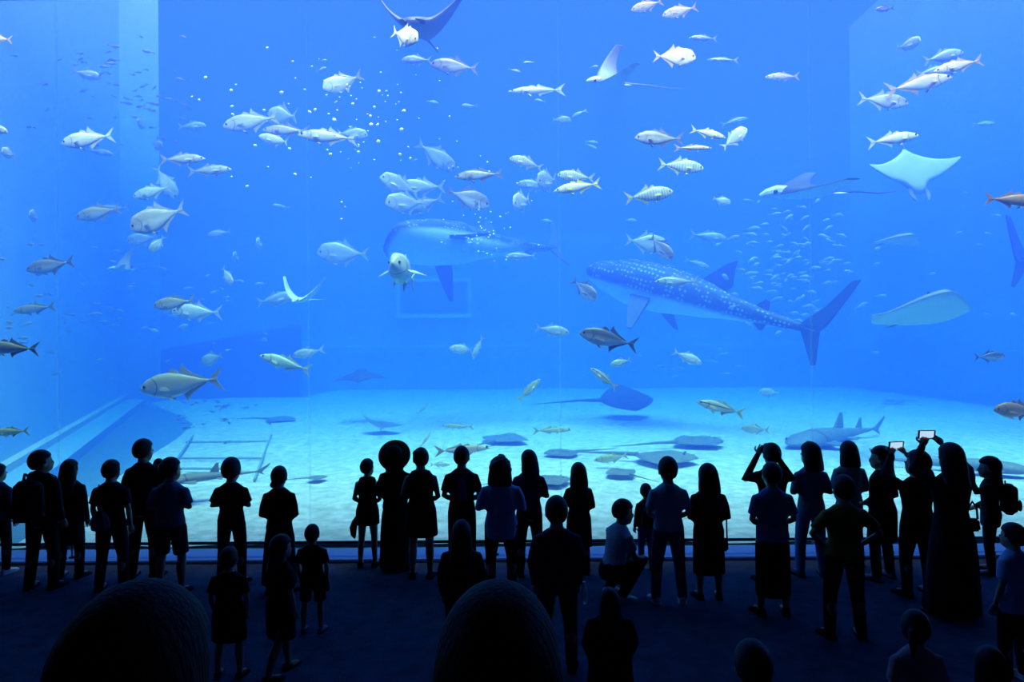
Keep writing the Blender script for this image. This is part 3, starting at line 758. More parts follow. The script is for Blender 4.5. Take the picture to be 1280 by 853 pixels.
    for p in me.polygons: p.use_smooth = (p.material_index == 0)
    me.materials.append(M_ws if kind == 'whale' else M_shark); me.materials.append(M_wsfin if kind == 'whale' else M_sharkfin)
    return me
def shark(name, kind, nose, tail, label, up=(0, 0, 1), bend=0.0):
    nose = Vector(nose); tail = Vector(tail)
    o = empty(name, (0, 0, 0)); bo = bpy.data.objects.new('body', shark_mesh(kind, bend)); COL.objects.link(bo); bo.parent = o
    s = (nose - tail).length
    o.matrix_world = Matrix.Translation((nose + tail) / 2) @ orient(o, nose - tail, up) @ Matrix.Diagonal((s, s, s, 1))
    for sd in (1, -1):
        e = bpy.data.objects.new('eye', me_eye); COL.objects.link(e); e.parent = o
        e.location = (.44, sd * .088, .005) if kind == 'whale' else (.42, sd * .06, .012); e.scale = (.55, .8, .55) if kind == 'whale' else (.6, .6, .6)
    return tag(o, label, 'shark')
shark('whale_shark', 'whale', at(742, 338, 23.5), at(1052, 424, 18.5), 'spotted whale shark swimming away, its tall dark tail fin nearest the glass', bend=0.0)
shark('whale_shark', 'whale', at(484, 300, 21.5), at(712, 312, 26), 'whale shark with pale throat and wide mouth, its body fading behind feeding fish', up=(0.1, .7, .7))
shark('whale_shark', 'whale', at(1480, 350, 19.9), at(1254, 326, 18.8), 'whale shark mostly beyond the window edge, only its dark tail showing')
c = ground(985, 556, .22); c2 = ground(1106, 534, .28)
shark('guitarfish', 'bottom', c, c2, 'long dark guitarfish gliding over the sand behind the photographers')
c = ground(196, 604, .5); c2 = ground(338, 588, .5)
shark('grey_shark', 'bottom', c, c2, 'grey shark with upright back fin gliding over the grooved sand corner')
c = ground(1300, 590, .22); c2 = ground(1085, 572, .28)
shark('grey_shark', 'bottom', c, c2, 'grey shark low over the sand behind the raised phones')
# speckled grouper facing the glass
o = fish(505, 341, 46, -1, 12, 'deep', 'green', 10.9, 'speckled grouper facing the glass with mouth shut and side fins spread', yaw=-80)
o.scale = (o.scale[0] * .9, o.scale[1] * 2.2, o.scale[2] * .95)

# shadow lines in the sand corner, built as thin darker rods
M_shadeline = mat('groove', (.25, .36, .40), .8)
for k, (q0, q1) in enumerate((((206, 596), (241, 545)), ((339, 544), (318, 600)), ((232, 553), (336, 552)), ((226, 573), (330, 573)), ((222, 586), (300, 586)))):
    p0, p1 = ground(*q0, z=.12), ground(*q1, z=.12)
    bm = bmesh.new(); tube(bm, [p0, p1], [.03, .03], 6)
    struct(from_bm('trim_%d' % (10 + k), bm, [M_shadeline]))

# ================================================================== BUBBLES AND FOOD FLAKES
M_flake = mat('white_flake', (.92, .94, .92), .4)
bm = bmesh.new(); bmesh.ops.create_icosphere(bm, subdivisions=1, radius=1)
me_fl = bpy.data.meshes.new('flake'); bm.to_mesh(me_fl); bm.free(); me_fl.materials.append(M_flake)
for p in me_fl.polygons: p.use_smooth = True
def flake(x, y, r, label, group, name='bubble'):
    Y = rnd.uniform(11.6, 14)
    o = bpy.data.objects.new(name, me_fl); COL.objects.link(o)
    o.location = at(x, y, Y); k = r * Y / F
    o.scale = (k, k * .8, k * rnd.uniform(.6, 1)); o.rotation_euler = (0, rnd.uniform(-.6, .6), 0)
    tag(o, label, 'bubble', group)
big = [(257, 97, 2.4), (290, 133, 2.4), (291, 143, 2.4), (289, 113, 2.2), (240, 121, 1.6), (249, 125, 1.8), (295, 106, 1.6), (352, 116, 2.8), (387, 140, 2.6), (394, 137, 2), (381, 112, 1.8), (418, 150, 3),
       (441, 130, 2.2), (464, 156, 2.6), (472, 156, 2), (505, 139, 2.8), (502, 162, 2.8), (473, 177, 2.6), (413, 193, 2.4), (500, 193, 2), (513, 198, 2.2), (369, 218, 2.4), (427, 274, 1.6), (427, 253, 1.6), (309, 233, 2.6), (334, 60, 2), (366, 77, 1.6), (390, 83, 1.8), (330, 138, 2.2), (319, 182, 2.8), (362, 186, 2.2), (448, 190, 2), (474, 114, 2.2), (483, 114, 1.6), (468, 134, 2), (463, 145, 2)]
for x, y, r in big: flake(x, y, r, 'white speck of food drifting around the chain of feeding fish', 'food specks around the feeding chain')
for k in range(70):
    x, y = rnd.gauss(450, 60), rnd.gauss(150, 42)
    flake(x, y, rnd.uniform(.7, 1.5), 'white speck of food drifting around the chain of feeding fish', 'food specks around the feeding chain')
for k in range(60):
    x, y = rnd.gauss(606, 30), rnd.gauss(272, 34)
    flake(x, y, rnd.uniform(.7, 1.5), 'tiny bubble in the cloud above the whale shark back', 'bubbles above the whale shark back')

# ================================================================== PEOPLE
M_skin = mat('skin', (.36, .23, .17), .6, var=.08, scale=20)
def strands(m):
    nt = m.node_tree; n = [q for q in nt.nodes if q.type == 'TEX_NOISE'][-1]; mp = nt.nodes.new('ShaderNodeMapping'); mp.inputs['Scale'].default_value = (2.2, 2.2, .12)
    tc = [q for q in nt.nodes if q.type == 'TEX_COORD'][0]; nt.links.new(tc.outputs['Object'], mp.inputs[0]); nt.links.new(mp.outputs[0], n.inputs['Vector'])
    return m
M_hair = mat('hair', (.010, .009, .009), .6, var=.3, scale=60, bump=.25, bscale=60, spec=.2); strands(M_hair)
M_hair_brown = mat('hair_brown', (.022, .009, .008), .7, var=.3, scale=60, bump=.35, bscale=60, spec=.12); strands(M_hair_brown)
def cloth(name, c): return mat('cloth_' + name, c, .9, var=.15, scale=30, bump=.25, bscale=25, spec=.15)
C = dict(black=(.012, .012, .014), navy=(.015, .022, .06), grey=(.16, .19, .24), pale=(.42, .48, .56), blue=(.10, .17, .33), denim=(.05, .09, .18),
         olive=(.20, .17, .035), dark=(.03, .03, .035), brown=(.05, .035, .03), white=(.6, .62, .65), sky=(.30, .40, .62), pink=(.34, .20, .24), purple=(.10, .03, .09), charcoal=(.05, .055, .07), maroon=(.05, .012, .014))
PENDING = []                                        # (object, extra mesh) : surfaces grown with a voxel remesh, all settled at once below
def grown(name, bm, mats, parent, voxel, extra=None, smooth=4):
    bmesh.ops.recalc_face_normals(bm, faces=bm.faces)
    me = bpy.data.meshes.new(name); bm.to_mesh(me); bm.free()
    o = link(name, me, parent, mats)
    r = o.modifiers.new('grow', 'REMESH'); r.mode = 'VOXEL'; r.voxel_size = voxel; r.use_smooth_shade = True
    if smooth:
        sm = o.modifiers.new('soft', 'SMOOTH'); sm.factor = .5; sm.iterations = smooth
    PENDING.append((o, extra))
    return o
def hring(bm, lst, n=18, H=1.0, fold=0.0, M=None):
    rl = []
    for (z, rx, ry, yo) in lst:
        r = []
        for k in range(n):
            a = 2 * math.pi * k / n
            f = 1 + fold * math.cos(a * 7 + z * 9)
            p = Vector((rx * f * math.cos(a), yo + ry * f * math.sin(a), z)) * H
            r.append(M @ p if M is not None else p)
        rl.append(r)
    rings(bm, rl)
POSE = {'down': ((.128, -.012, .645), (.132, .03, .50)), 'front': ((.142, -.02, .655), (.035, .115, .67)), 'belly': ((.135, -.02, .64), (.04, .11, .57)),
        'up': ((.160, .09, .845), (.062, .165, .985)), 'camera': ((.170, .06, .735), (.062, .10, .925)), 'face': ((.11, .10, .73), (.035, .15, .87)),
        'hip': ((.195, -.03, .665), (.105, .03, .57)), 'bag': ((.128, .0, .645), (.12, .06, .51)), 'knees': ((.12, .06, .67), (.05, .21, .62)), 'carry': ((.16, .02, .66), (.11, .15, .68))}
TORSO = [(.455, .060, .050, 0), (.49, .088, .062, -.004), (.53, .098, .070, -.008), (.575, .090, .064, -.004), (.62, .080, .056, 0), (.68, .087, .060, 0), (.74, .099, .066, .002), (.780, .101, .062, 0), (.808, .086, .052, -.004), (.834, .056, .042, -.006), (.85, .036, .034, -.006), (.885, .033, .035, .0)]
def tor(z, k):
    for a, b in zip(TORSO, TORSO[1:]):
        if a[0] <= z <= b[0]:
            t = (z - a[0]) / (b[0] - a[0]); return a[k] + (b[k] - a[k]) * t
    return TORSO[0][k] if z < TORSO[0][0] else TORSO[-1][k]
def hand_mesh(bm, w, d, nrm, H, curl=.35, mi=0, sgn=1):
    """palm, four unequal bent fingers and a thumb leaving the side of the palm"""
    d = d.normalized(); nrm = (nrm - d * nrm.dot(d)).normalized(); s = d.cross(nrm) * sgn
    L = .108 * H
    tube(bm, [w - d * .01 * H, w + d * .012 * H, w + d * .035 * H, w + d * .052 * H], [.016 * H, .021 * H, .024 * H, .022 * H], 10, mi, .45, s)
    for k, (off, ln) in enumerate(((-.018, .040), (-.006, .046), (.006, .043), (.018, .034))):
        p = w + d * .048 * H + s * off * H; c = 0; pts = [p]; dd = d.copy()
        for seg in range(3):
            c += curl * (.8 + .3 * seg)
            dd = (d * math.cos(c) + nrm * math.sin(c) + s * off * 2).normalized()
            p = p + dd * ln * H * (.42, .32, .26)[seg]; pts.append(p)
        tube(bm, pts, [.0056 * H, .0052 * H, .0047 * H, .0036 * H], 7, mi)
    p = w + d * .012 * H - s * .018 * H
    tube(bm, [p, p + (d * .5 - s * .8 + nrm * .3).normalized() * .022 * H, p + (d * .5 - s * .8 + nrm * .3).normalized() * .022 * H + (d * .9 - s * .2 + nrm * .4).normalized() * .026 * H], [.008 * H, .0068 * H, .0045 * H], 7, mi)

PEOPLE = {}
def person(key, label, px, fy, ty, facing=0, build=1.0, hair='short', hairlen=.72, top='tee', tcol='black', hem=.50, flare=1.0, bottom='trousers', bcol='black', bhem=.04, bflare=1.25,
           shoes='black', arms=('down', 'down'), stance=.05, stride=0.0, look=(0, 0, 0), crouch=False, step=None, Y=None, z=0.0, group=None, hood=False, hat=False, vox=1.0, hcol=None, hx=None, hs=1.24):
    if Y is None:
        p = ground(px, fy, 0.0)
        ztop = at(px if hx is None else hx, ty, p.y).z
    else:
        q = at(px, ty, Y); p = Vector((q.x, Y, z)); ztop = q.z
    H = (ztop - p.z) / ((.851 + .142 * hs) - (.335 if crouch else 0))
    root = empty('person', p, R(facing)); PEOPLE[key] = (root, H)
    tag(root, label, 'person', group)
    mh = M_hair if hcol is None else hcol
    dz = -.335 if crouch else 0.0
    lean = Matrix.Translation((0, -.02, .17)) @ Matrix.Rotation(R(-14), 4, 'X') @ Matrix.Translation((0, 0, -.17 - .335 + 0.335)) if crouch else Matrix.Identity(4)
    def U(v):                                       # upper-body point, fractions of height
        v = Vector(v) + Vector((0, 0, dz))
        return (lean @ v) * H
    UM = Matrix.Diagonal((H, H, H, 1)) @ lean @ Matrix.Translation((0, 0, dz))
    b = build; bw = .5 + .5 * b
    neck = Vector((0, -.002, .865))
    HM = UM @ Matrix.Translation(neck + Vector((0, .004, -.014))) @ Matrix.Rotation(R(look[0]), 4, 'Z') @ Matrix.Rotation(R(look[1]), 4, 'X') @ Matrix.Rotation(R(look[2]), 4, 'Y') @ Matrix.Scale(hs, 4) @ Matrix.Translation(-neck)
    def HE(bm, c, r, seg=14):
        vs_ = ellipsoid(bm, c, r, seg=seg)
        for v in vs_: v.co = HM @ v.co
        return vs_
    # joints
    sh = {}; el = {}; wr = {}; hip = {}; kn = {}; an = {}
    for s, pose in ((-1, arms[0]), (1, arms[1])):
        e, w = POSE[pose] if isinstance(pose, str) else pose
        sh[s] = U((s * .098 * b, -.004, .782)); el[s] = U((s * e[0] * (b if abs(e[0]) > .1 else 1), e[1], e[2])); wr[s] = U((s * w[0], w[1], w[2]))
        if crouch:
            hip[s] = Vector((s * .055, -.035, .175)) * H; kn[s] = Vector((s * .09, .19, .27)) * H; an[s] = Vector((s * .075, .0, .045)) * H
        else:
            hip[s] = Vector((s * .052 * b, 0, .50)) * H
            kn[s] = Vector((s * (.045 * b + stance * .55), .012 + s * stride * .75, .275)) * H
            an[s] = Vector((s * (.035 + stance), -.01 + s * stride * (1 if s * stride > 0 else 1.3), .045 + (.03 if s * stride < -.05 else 0))) * H
    # body: one continuous surface
    bm = bmesh.new()
    hring(bm, [(z_, rx * b, ry * bw, yo) for (z_, rx, ry, yo) in TORSO], M=UM)
    for s in (-1, 1):
        tube(bm, [sh[s] * .6 + U((0, 0, .79)) * .4, sh[s], (sh[s] + el[s]) / 2, el[s], (el[s] * .7 + wr[s] * .3), wr[s]], [.034 * H, .031 * H * bw, .026 * H * bw, .021 * H, .023 * H, .0145 * H], 12)
        tube(bm, [hip[s] + Vector((0, 0, .02 * H)), hip[s], hip[s] * .55 + kn[s] * .45, kn[s], kn[s] * .68 + an[s] * .32 - Vector((0, .012 * H, 0)), an[s], an[s] - Vector((0, 0, .03 * H))], [.050 * H, .054 * H * bw, .045 * H * bw, .032 * H, .034 * H * bw, .021 * H, .022 * H], 12)
        a_ = an[s]
        tube(bm, [a_ + Vector((0, -.025, -.022)) * H, a_ + Vector((0, .02, -.02)) * H, a_ + Vector((s * .006, .075, -.028)) * H, a_ + Vector((s * .006, .105, -.032)) * H], [.018 * H, .024 * H, .022 * H, .010 * H], 10)
    HE(bm, (0, -.002, .938), (.0445, .056, .0575)); HE(bm, (0, .020, .908), (.035, .038, .046)); HE(bm, (0, .036, .878), (.020, .018, .014))
    HE(bm, (0, .058, .912), (.008, .012, .012), 8); HE(bm, (0, .052, .924), (.006, .010, .016), 8); HE(bm, (0, .052, .889), (.016, .008, .006), 8)
    for s in (-1, 1): HE(bm, (s * .046, -.002, .922), (.007, .014, .020), 8)
    ex = bmesh.new()
    for s in (-1, 1):
        d_ = wr[s] - el[s]
        nn = Vector((-s * .6, .6, 0)) if d_.z < 0 else Vector((-s * .5, .9, 0))
        hand_mesh(ex, wr[s], d_, nn, H, .30 if d_.z < 0 else .45, sgn=s)
        vs_ = HE(ex, (s * .017, .0525, .925), (.0075, .004, .0045), 8)
        for f in {f for v in vs_ for f in v.link_faces}: f.material_index = 1
    exm = bpy.data.meshes.new('hands'); bmesh.ops.recalc_face_normals(ex, faces=ex.faces); ex.to_mesh(exm); ex.free()
    grown('body', bm, [M_skin, M_eye], root, .0105 * H * vox, exm, 3)
    # hair
    if hair != 'none':
        bm = bmesh.new()
        vol = 1.30 if hair == 'curly' else (1.14 if hair in ('long', 'bob') else 1.10)
        vs_ = ellipsoid(bm, (0, -.006, .941), (.047 * vol, .059 * vol, .0625 * (1 + (vol - 1) * .6)), seg=24)
        for v in vs_:
            y_, z_ = v.co.y, v.co.z
            if (y_ > .022 and z_ < .962) or z_ < (.886 if y_ < -.012 else .908):
                v.co = Vector((0, -.012, .942)) + (v.co - Vector((0, -.012, .942))) * .72
            if hair == 'curly': v.co += Vector((noise.noise(v.co * 60), noise.noise(v.co * 60 + Vector((5, 0, 0))), noise.noise(v.co * 60 + Vector((9, 0, 0))))) * .022
        for v in vs_: v.co = HM @ v.co
        if hair in ('bob', 'long', 'curly'):
            zl = .845 if hair in ('bob', 'curly') else hairlen
            wd = 1.35 if hair == 'curly' else 1.16
            lst = [(.955, .045 * wd, .045, -.018), (.91, .051 * wd, .043, -.024), (.87, .054 * wd, .037, -.032), (.845, .052 * wd, .034, -.038)]
            if hair == 'long':
                zz = .845
                while zz - .04 > zl:
                    zz -= .04; lst.append((zz, .062 - .010 * (.845 - zz) / .2, .026, -.058 if zz < .82 else -.048))
                lst.append((zl, .040, .014, -.058))
            hring(bm, lst, 16, M=HM)
        if hair == 'bun': ve = HE(bm, (0, -.070, .955), (.026, .024, .026), 12)
        if hair == 'topbun': ve = HE(bm, (-.035, -.045, .975), (.026, .024, .024), 12)
        if hair == 'lowbun': ve = HE(bm, (-.018, -.062, .893), (.022, .020, .022), 12)
        if hair == 'ponytail': tube(bm, [HM @ Vector(q) for q in ((0, -.055, .955), (0, -.085, .945), (0, -.085, .90), (0, -.075, .84))], [.012 * H, .020 * H, .018 * H, .006 * H], 10)
        grown('hair', bm, [mh], root, .0085 * H * vox, None, 3)
    # top
    bm = bmesh.new()
    lst = []
    zz = hem
    zs = [hem] + [z_ for z_ in (.53, .575, .62, .68, .74, .78, .808, .834) if z_ > hem + .015] + [.852]
    for z_ in zs:
        t = max(0, (.66 - z_) / max(.05, .66 - hem)) if hem < .66 else 0
        fl = 1 + (flare - 1) * t
        rx = max(tor(z_, 1), .088 if z_ < .62 else 0) * b * fl + .009; ry = max(tor(z_, 2), .064 if z_ < .62 else 0) * bw * fl + .010
        if hem < .45 and z_ < .5: rx = max(rx, .098 * b * fl); ry = max(ry, .072 * fl)
        if z_ > .84: rx, ry = .042, .040
        lst.append((z_, rx, ry, tor(z_, 3)))
    hring(bm, lst, 20, M=UM, fold=.012 if hem < .5 else .006)
    for s in (-1, 1):
        if top == 'tee':
            q = sh[s] * .22 + el[s] * .78
            tube(bm, [sh[s] * .5 + U((0, 0, .79)) * .5, sh[s], q], [.034 * H, .037 * H * bw, .039 * H * bw], 12)
        elif top == 'long':
            tube(bm, [sh[s] * .5 + U((0, 0, .79)) * .5, sh[s], (sh[s] + el[s]) / 2, el[s], el[s] * .5 + wr[s] * .5, wr[s]], [.032 * H, .036 * H * bw, .035 * H * bw, .030 * H * bw, .026 * H, .022 * H], 12)
        elif top == 'vest':
            tube(bm, [U((s * .05, 0, .76)), U((s * .055, -.004, .845))], [.03 * H, .022 * H], 10)
    if hood:
        for v in ellipsoid(bm, (0, -.052, .845), (.066, .034, .032)): v.co = UM @ v.co
    grown('shirt' if top in ('tee', 'vest') else ('coat' if hem < .46 else 'jacket'), bm, [cloth(tcol, C[tcol])], root, .0125 * H * vox)
    # bottom
    if bottom in ('trousers', 'shorts', 'leggings'):
        bm = bmesh.new()
        if not crouch:
            hring(bm, [(.615, .084 * b, .060 * bw, 0), (.57, .098 * b, .074 * bw, -.004), (.52, .106 * b, .079 * bw, -.008), (.475, .098 * b, .070 * bw, -.004)], 18, M=UM)
        else:
            hring(bm, [(.60, .098 * b, .07, 0), (.52, .108, .085, -.01), (.46, .09, .075, .0)], 18, M=UM)
        for s in (-1, 1):
            if bottom == 'shorts':
                q = hip[s] * .12 + kn[s] * .88
                tube(bm, [hip[s] + Vector((0, 0, .01 * H)), hip[s] * .5 + kn[s] * .5, q], [.060 * H * bw, .056 * H * bw, .055 * H * bw], 12)
            else:
                w1 = .85 if bottom == 'leggings' else 1.0
                tube(bm, [hip[s] + Vector((0, 0, .01 * H)), hip[s] * .5 + kn[s] * .5, kn[s], kn[s] * .5 + an[s] * .5, an[s] + Vector((0, 0, -.012 * H))], [.058 * H * bw, .052 * H * bw * w1, .043 * H * w1, .040 * H * w1, .036 * H * w1], 12)
        grown(bottom, bm, [cloth(bcol, C[bcol])], root, .0125 * H * vox)
    elif bottom == 'skirt':
        bm = bmesh.new(); w0 = .64; lst = []
        for k in range(7):
            t = k / 6; z_ = w0 + (bhem - w0) * t
            g_ = 1 + (bflare - 1) * t
            lst.append((z_, (.084 + .020 * min(1, t * 3)) * b * g_, (.060 + .022 * min(1, t * 3)) * bw * g_, -.004))
        hring(bm, lst, 36, M=UM, fold=.035)
        grown('skirt', bm, [cloth(bcol, C[bcol])], root, .0125 * H * vox)
    # shoes
    for s in (-1, 1):
        bm = bmesh.new(); a_ = an[s]; tw = Matrix.Rotation(R(-12 * s), 3, 'Z')
        rl = []
        for (yy, rx, zt) in ((-.042, .012, .030), (-.036, .022, .050), (-.01, .026, .056), (.03, .026, .046), (.07, .030, .032), (.10, .027, .026), (.116, .012, .016)):
            r = []
            for k in range(12):
                a = 2 * math.pi * k / 12
                q = tw @ Vector((rx * math.cos(a), yy, 0))
                zz = (zt * .5 + zt * .5 * math.sin(a))
                r.append((q + Vector((0, 0, zz))) * H + Vector((a_.x, a_.y, a_.z - .045 * H)))
            rl.append(r)
        rings(bm, rl)
        shoe = from_bm('shoe', bm, [cloth('shoe_' + shoes, C[shoes])], root, True)
        bm = bmesh.new(); rl = []
        for (yy, rx) in ((-.046, .012), (-.038, .025), (-.01, .028), (.03, .027), (.07, .032), (.10, .029), (.120, .012)):
            r = [(tw @ Vector((x_ * rx, yy, 0)) + Vector((0, 0, z_))) * H + Vector((a_.x, a_.y, a_.z - .045 * H)) for (x_, z_) in ((-1, 0), (1, 0), (1, .011), (-1, .011))]
            rl.append(r)
        rings(bm, rl); from_bm('sole', bm, [cloth('sole_' + ('white' if shoes == 'white' else 'black'), C['white' if shoes == 'white' else 'black'])], shoe)
    if hat:
        bm = bmesh.new(); HT = HM @ Matrix.Translation((0, -.03, .955)) @ Matrix.Rotation(R(62), 4, 'X')
        rl = [[HT @ Vector((r_ * math.cos(2 * math.pi * k / 28), r_ * math.sin(2 * math.pi * k / 28), z_)) for k in range(28)] for (r_, z_) in ((.050, .010), (.108, .004), (.108, -.002), (.060, .004), (.058, .040), (.045, .062), (.012, .068))]
        rings(bm, rl); from_bm('hat', bm, [cloth('hat', (.03, .028, .022))], root, True)
    return root
def local(key, v):              # point in a person's frame, fractions of height -> world
    root, H = PEOPLE[key]
    return root.matrix_basis @ (Vector(v) * H)

def backpack(key, label, col, w=.15, h=.26, d=.085, zc=.685, yb=-.07):
    root, H = PEOPLE[key]
    t = empty('backpack', local(key, (0, yb - d / 2, zc - h / 2)), root.rotation_euler[2]); tag(t, label, 'backpack')
    m = cloth('pack_' + col, C[col])
    bm = bmesh.new(); add_box(bm, (-w / 2 * H, -d / 2 * H, 0), (w / 2 * H, d / 2 * H, h * H), .030 * H)
    for v in bm.verts:
        k = v.co.z / (h * H); v.co.x *= 1 - .16 * max(0, k - .6) / .4
    grown('main_pouch', bm, [m], t, .012 * H, None, 10)
    bm = bmesh.new(); add_box(bm, (-w * .38 * H, -d * .72 * H, .03 * H), (w * .38 * H, -d * .45 * H, h * .52 * H), .018 * H); grown('front_pocket', bm, [m], t, .011 * H, None, 8)
    for s in (-1, 1):
        bm = bmesh.new()
        tube(bm, [Vector(q) * H for q in ((s * w * .3, d * .3, h * .9), (s * w * .42, d * .5 + .03, h + .03), (s * w * .46, d * .5 + .075, h - .0), (s * w * .5, d * .5 + .09, h * .6), (s * w * .5, d * .5 + .04, h * .25), (s * w * .45, d * .3, h * .12))], [.011 * H] * 6, 8, 0, .35)
        from_bm('strap', bm, [m], t, True)
    bm = bmesh.new(); tube(bm, [Vector(q) * H for q in ((-.02, d * .2, h * .98), (-.015, d * .2, h + .02), (.015, d * .2, h + .02), (.02, d * .2, h * .98))], [.005 * H] * 4, 8); from_bm('grab_loop', bm, [m], t, True)
    return t
def handbag(key, label, col, pos, w=.13, h=.10, d=.045, strap=.12, name='handbag'):
    root, H = PEOPLE[key]
    t = empty(name, local(key, pos), root.rotation_euler[2]); tag(t, label, 'bag')
    m = cloth('bag_' + col, C[col])
    bm = bmesh.new(); add_box(bm, (-w / 2 * H, -d / 2 * H, 0), (w / 2 * H, d / 2 * H, h * H), .012 * H)
    for v in bm.verts:
        k = v.co.z / (h * H); v.co.x *= 1 - .18 * k; v.co.y *= 1 - .3 * k
    from_bm('pouch', bm, [m], t, True)
    bm = bmesh.new(); tube(bm, [Vector(q) * H for q in ((-w * .36, 0, h * .95), (-w * .30, 0, h + strap * .6), (0, 0, h + strap), (w * .30, 0, h + strap * .6), (w * .36, 0, h * .95))], [.006 * H] * 5, 8); from_bm('strap', bm, [m], t, True)
    return t
M_screen = mat('phone_screen', (.02, .02, .02), .2, emit=(.50, .76, 1.0, .95))
M_plastic = mat('black_plastic', (.012, .012, .014), .4)
M_lens = mat('lens_glass', (.02, .02, .03), .08)
def phone(loc, rz, tilt, label, w=.155, h=.08):
    t = empty('phone', loc, rz); t.rotation_euler = (R(tilt), 0, rz); tag(t, label, 'phone')
    bm = bmesh.new(); add_box(bm, (-w / 2, -.005, -h / 2), (w / 2, .005, h / 2), .003); from_bm('case', bm, [M_plastic], t)
    bm = bmesh.new(); add_box(bm, (-w * .40, -.0065, -h * .42), (w * .40, -.0045, h * .42)); from_bm('screen', bm, [M_screen], t)
    bm = bmesh.new(); ellipsoid(bm, (w * .38, .006, h * .3), (.008, .004, .008), seg=10); from_bm('lens', bm, [M_lens], t, True)
    return t

# ---- the row along the rail
person('p1', 'person in dark jacket and white shoes cut by the window edge', -2, 717, 579, tcol='navy', top='long', shoes='white', stance=.045, look=(-10, 0, 0), bcol='black')
person('p2', 'person with glasses and large backpack glancing sideways', 53, 736, 561, top='long', tcol='black', hood=True, look=(-38, 6, 8), stance=.055, bcol='black', build=1.02)
backpack('p2', 'large dark backpack on the person glancing sideways', 'black', w=.22, h=.30, d=.12, zc=.67)
person('p3', 'person with long loose hair in a long coat beside the large backpack', 88, 722, 574, hair='long', hairlen=.74, top='long', tcol='black', hem=.30, flare=1.15, stance=.05, hx=85, bcol='black', hood=True, build=1.05)
handbag('p3', 'dark handbag hanging at the knees of the long-coated person', 'black', (-.10, .0, .14), h=.14, strap=.2)
person('p4', 'person in black with a pale drawstring bag on the back', 140, 738, 574, top='tee', tcol='black', bottom='trousers', bcol='black', stance=.06, hx=137, build=1.08)
t = empty('drawstring_bag', local('p4', (-.02, -.105, .49)), 0); tag(t, 'pale drawstring bag on the back of a person in black', 'bag')
bm = bmesh.new(); rl = []
for (z_, r_, d_) in ((0, .03, .02), (.012, .068, .035), (.06, .076, .04), (.11, .062, .034), (.15, .036, .022), (.165, .014, .012), (.18, .022, .018)):
    rl.append([Vector((r_ * math.cos(a) * (1 + .06 * math.cos(a * 6)), d_ * math.sin(a), z_)) * PEOPLE['p4'][1] for a in [2 * math.pi * k / 24 for k in range(24)]])
rings(bm, rl); from_bm('sack', bm, [cloth('drawbag', (.10, .11, .14))], t, True)
for s in (-1, 1):
    bm = bmesh.new(); tube(bm, [Vector(q) * PEOPLE['p4'][1] for q in ((s * .02, .0, .165), (s * .05, .03, .27), (s * .055, .07, .345), (s * .06, .12, .30))], [.004 * PEOPLE['p4'][1]] * 4, 6); from_bm('cord', bm, [cloth('drawbag', (.10, .11, .14))], t, True)
person('p5', 'tall person in black carrying a small child in front', 180, 722, 548, top='long', tcol='black', arms=('front', 'carry'), stance=.05, hx=175, look=(-12, 0, 0), bcol='black', build=.98)
person('p6', 'person in blue-grey t-shirt and long shorts with a shoulder strap', 214, 742, 571, tcol='grey', bottom='shorts', bcol='charcoal', arms=('front', 'front'), stance=.05, hx=217, look=(-20, 0, 0), build=1.08, hs=1.34)
person('p7', 'person with folded arms in black standing alone', 290, 730, 571, tcol='black', arms=('front', 'front'), stance=.055, hx=286, build=1.08, bottom='trousers', bcol='black', hair='short', hs=1.50)
person('p9', 'person with a low bun in long sleeves and wide skirt', 350, 742, 582, hair='lowbun', top='long', tcol='black', arms=('belly', 'belly'), bottom='skirt', bhem=.08, bflare=1.35, bcol='black', hx=348)
person('p12', 'slim girl in a short dress with a jacket tied at her hip', 460, 708, 573, hair='short', top='vest', tcol='black', hem=.40, flare=1.30, bottom='none', stance=.035, hx=461, build=.9, look=(-25, 0, 0), arms=('belly', 'belly'), hs=1.20)
t = empty('tied_jacket', local('p12', (-.12, -.02, .27)), 0); tag(t, 'dark jacket hanging from the hip of the slim girl', 'jacket')
bm = bmesh.new(); hh = PEOPLE['p12'][1]
rl = [[Vector((r_ * math.cos(a) + xo, d_ * math.sin(a), z_)) * hh for a in [2 * math.pi * k / 16 for k in range(16)]] for (z_, r_, d_, xo) in ((0, .008, .01, .0), (.03, .026, .022, -.01), (.10, .036, .026, -.012), (.17, .030, .026, .01), (.22, .02, .02, .04))]
rings(bm, rl); from_bm('sleeve', bm, [cloth('navy', C['navy'])], t, True)
person('p13', 'person in a wide round hat and floor-length black dress', 495, 712, 559, hair='bob', hat=True, top='long', tcol='black', bottom='skirt', bcol='black', bhem=.015, bflare=1.25, hx=490, arms=('belly', 'belly'), build=1.05)
person('p14', 'person with hair pinned up in a sleeveless pinafore dress', 527, 722, 559, hair='topbun', top='vest', tcol='black', hem=.33, flare=1.35, bottom='none', stance=.035, hx=522, arms=('front', 'belly'), build=1.02, look=(18, 0, 0), shoes='charcoal')
person('p15', 'person in black t-shirt with a small purple backpack', 578, 722, 557, tcol='black', arms=('belly', 'belly'), bottom='trousers', bcol='black', stance=.04, build=1.02)
backpack('p15', 'small purple backpack on the person in black t-shirt', 'purple', w=.10, h=.21, d=.05, zc=.70)
person('p17', 'person with curly bob in light blue shirt', 627, 742, 571, hair='curly', top='long', tcol='sky', hem=.42, arms=('front', 'front'), bottom='trousers', bcol='black', stance=.045, hx=625, build=1.22, look=(-10, 0, 0), hs=1.32)
person('p18', 'person with long hair in dark sleeves just behind the light blue shirt', 662, 720, 562, hair='long', hairlen=.76, top='long', tcol='navy', arms=('front', 'front'), stance=.04, hx=657, look=(20, 0, 0))
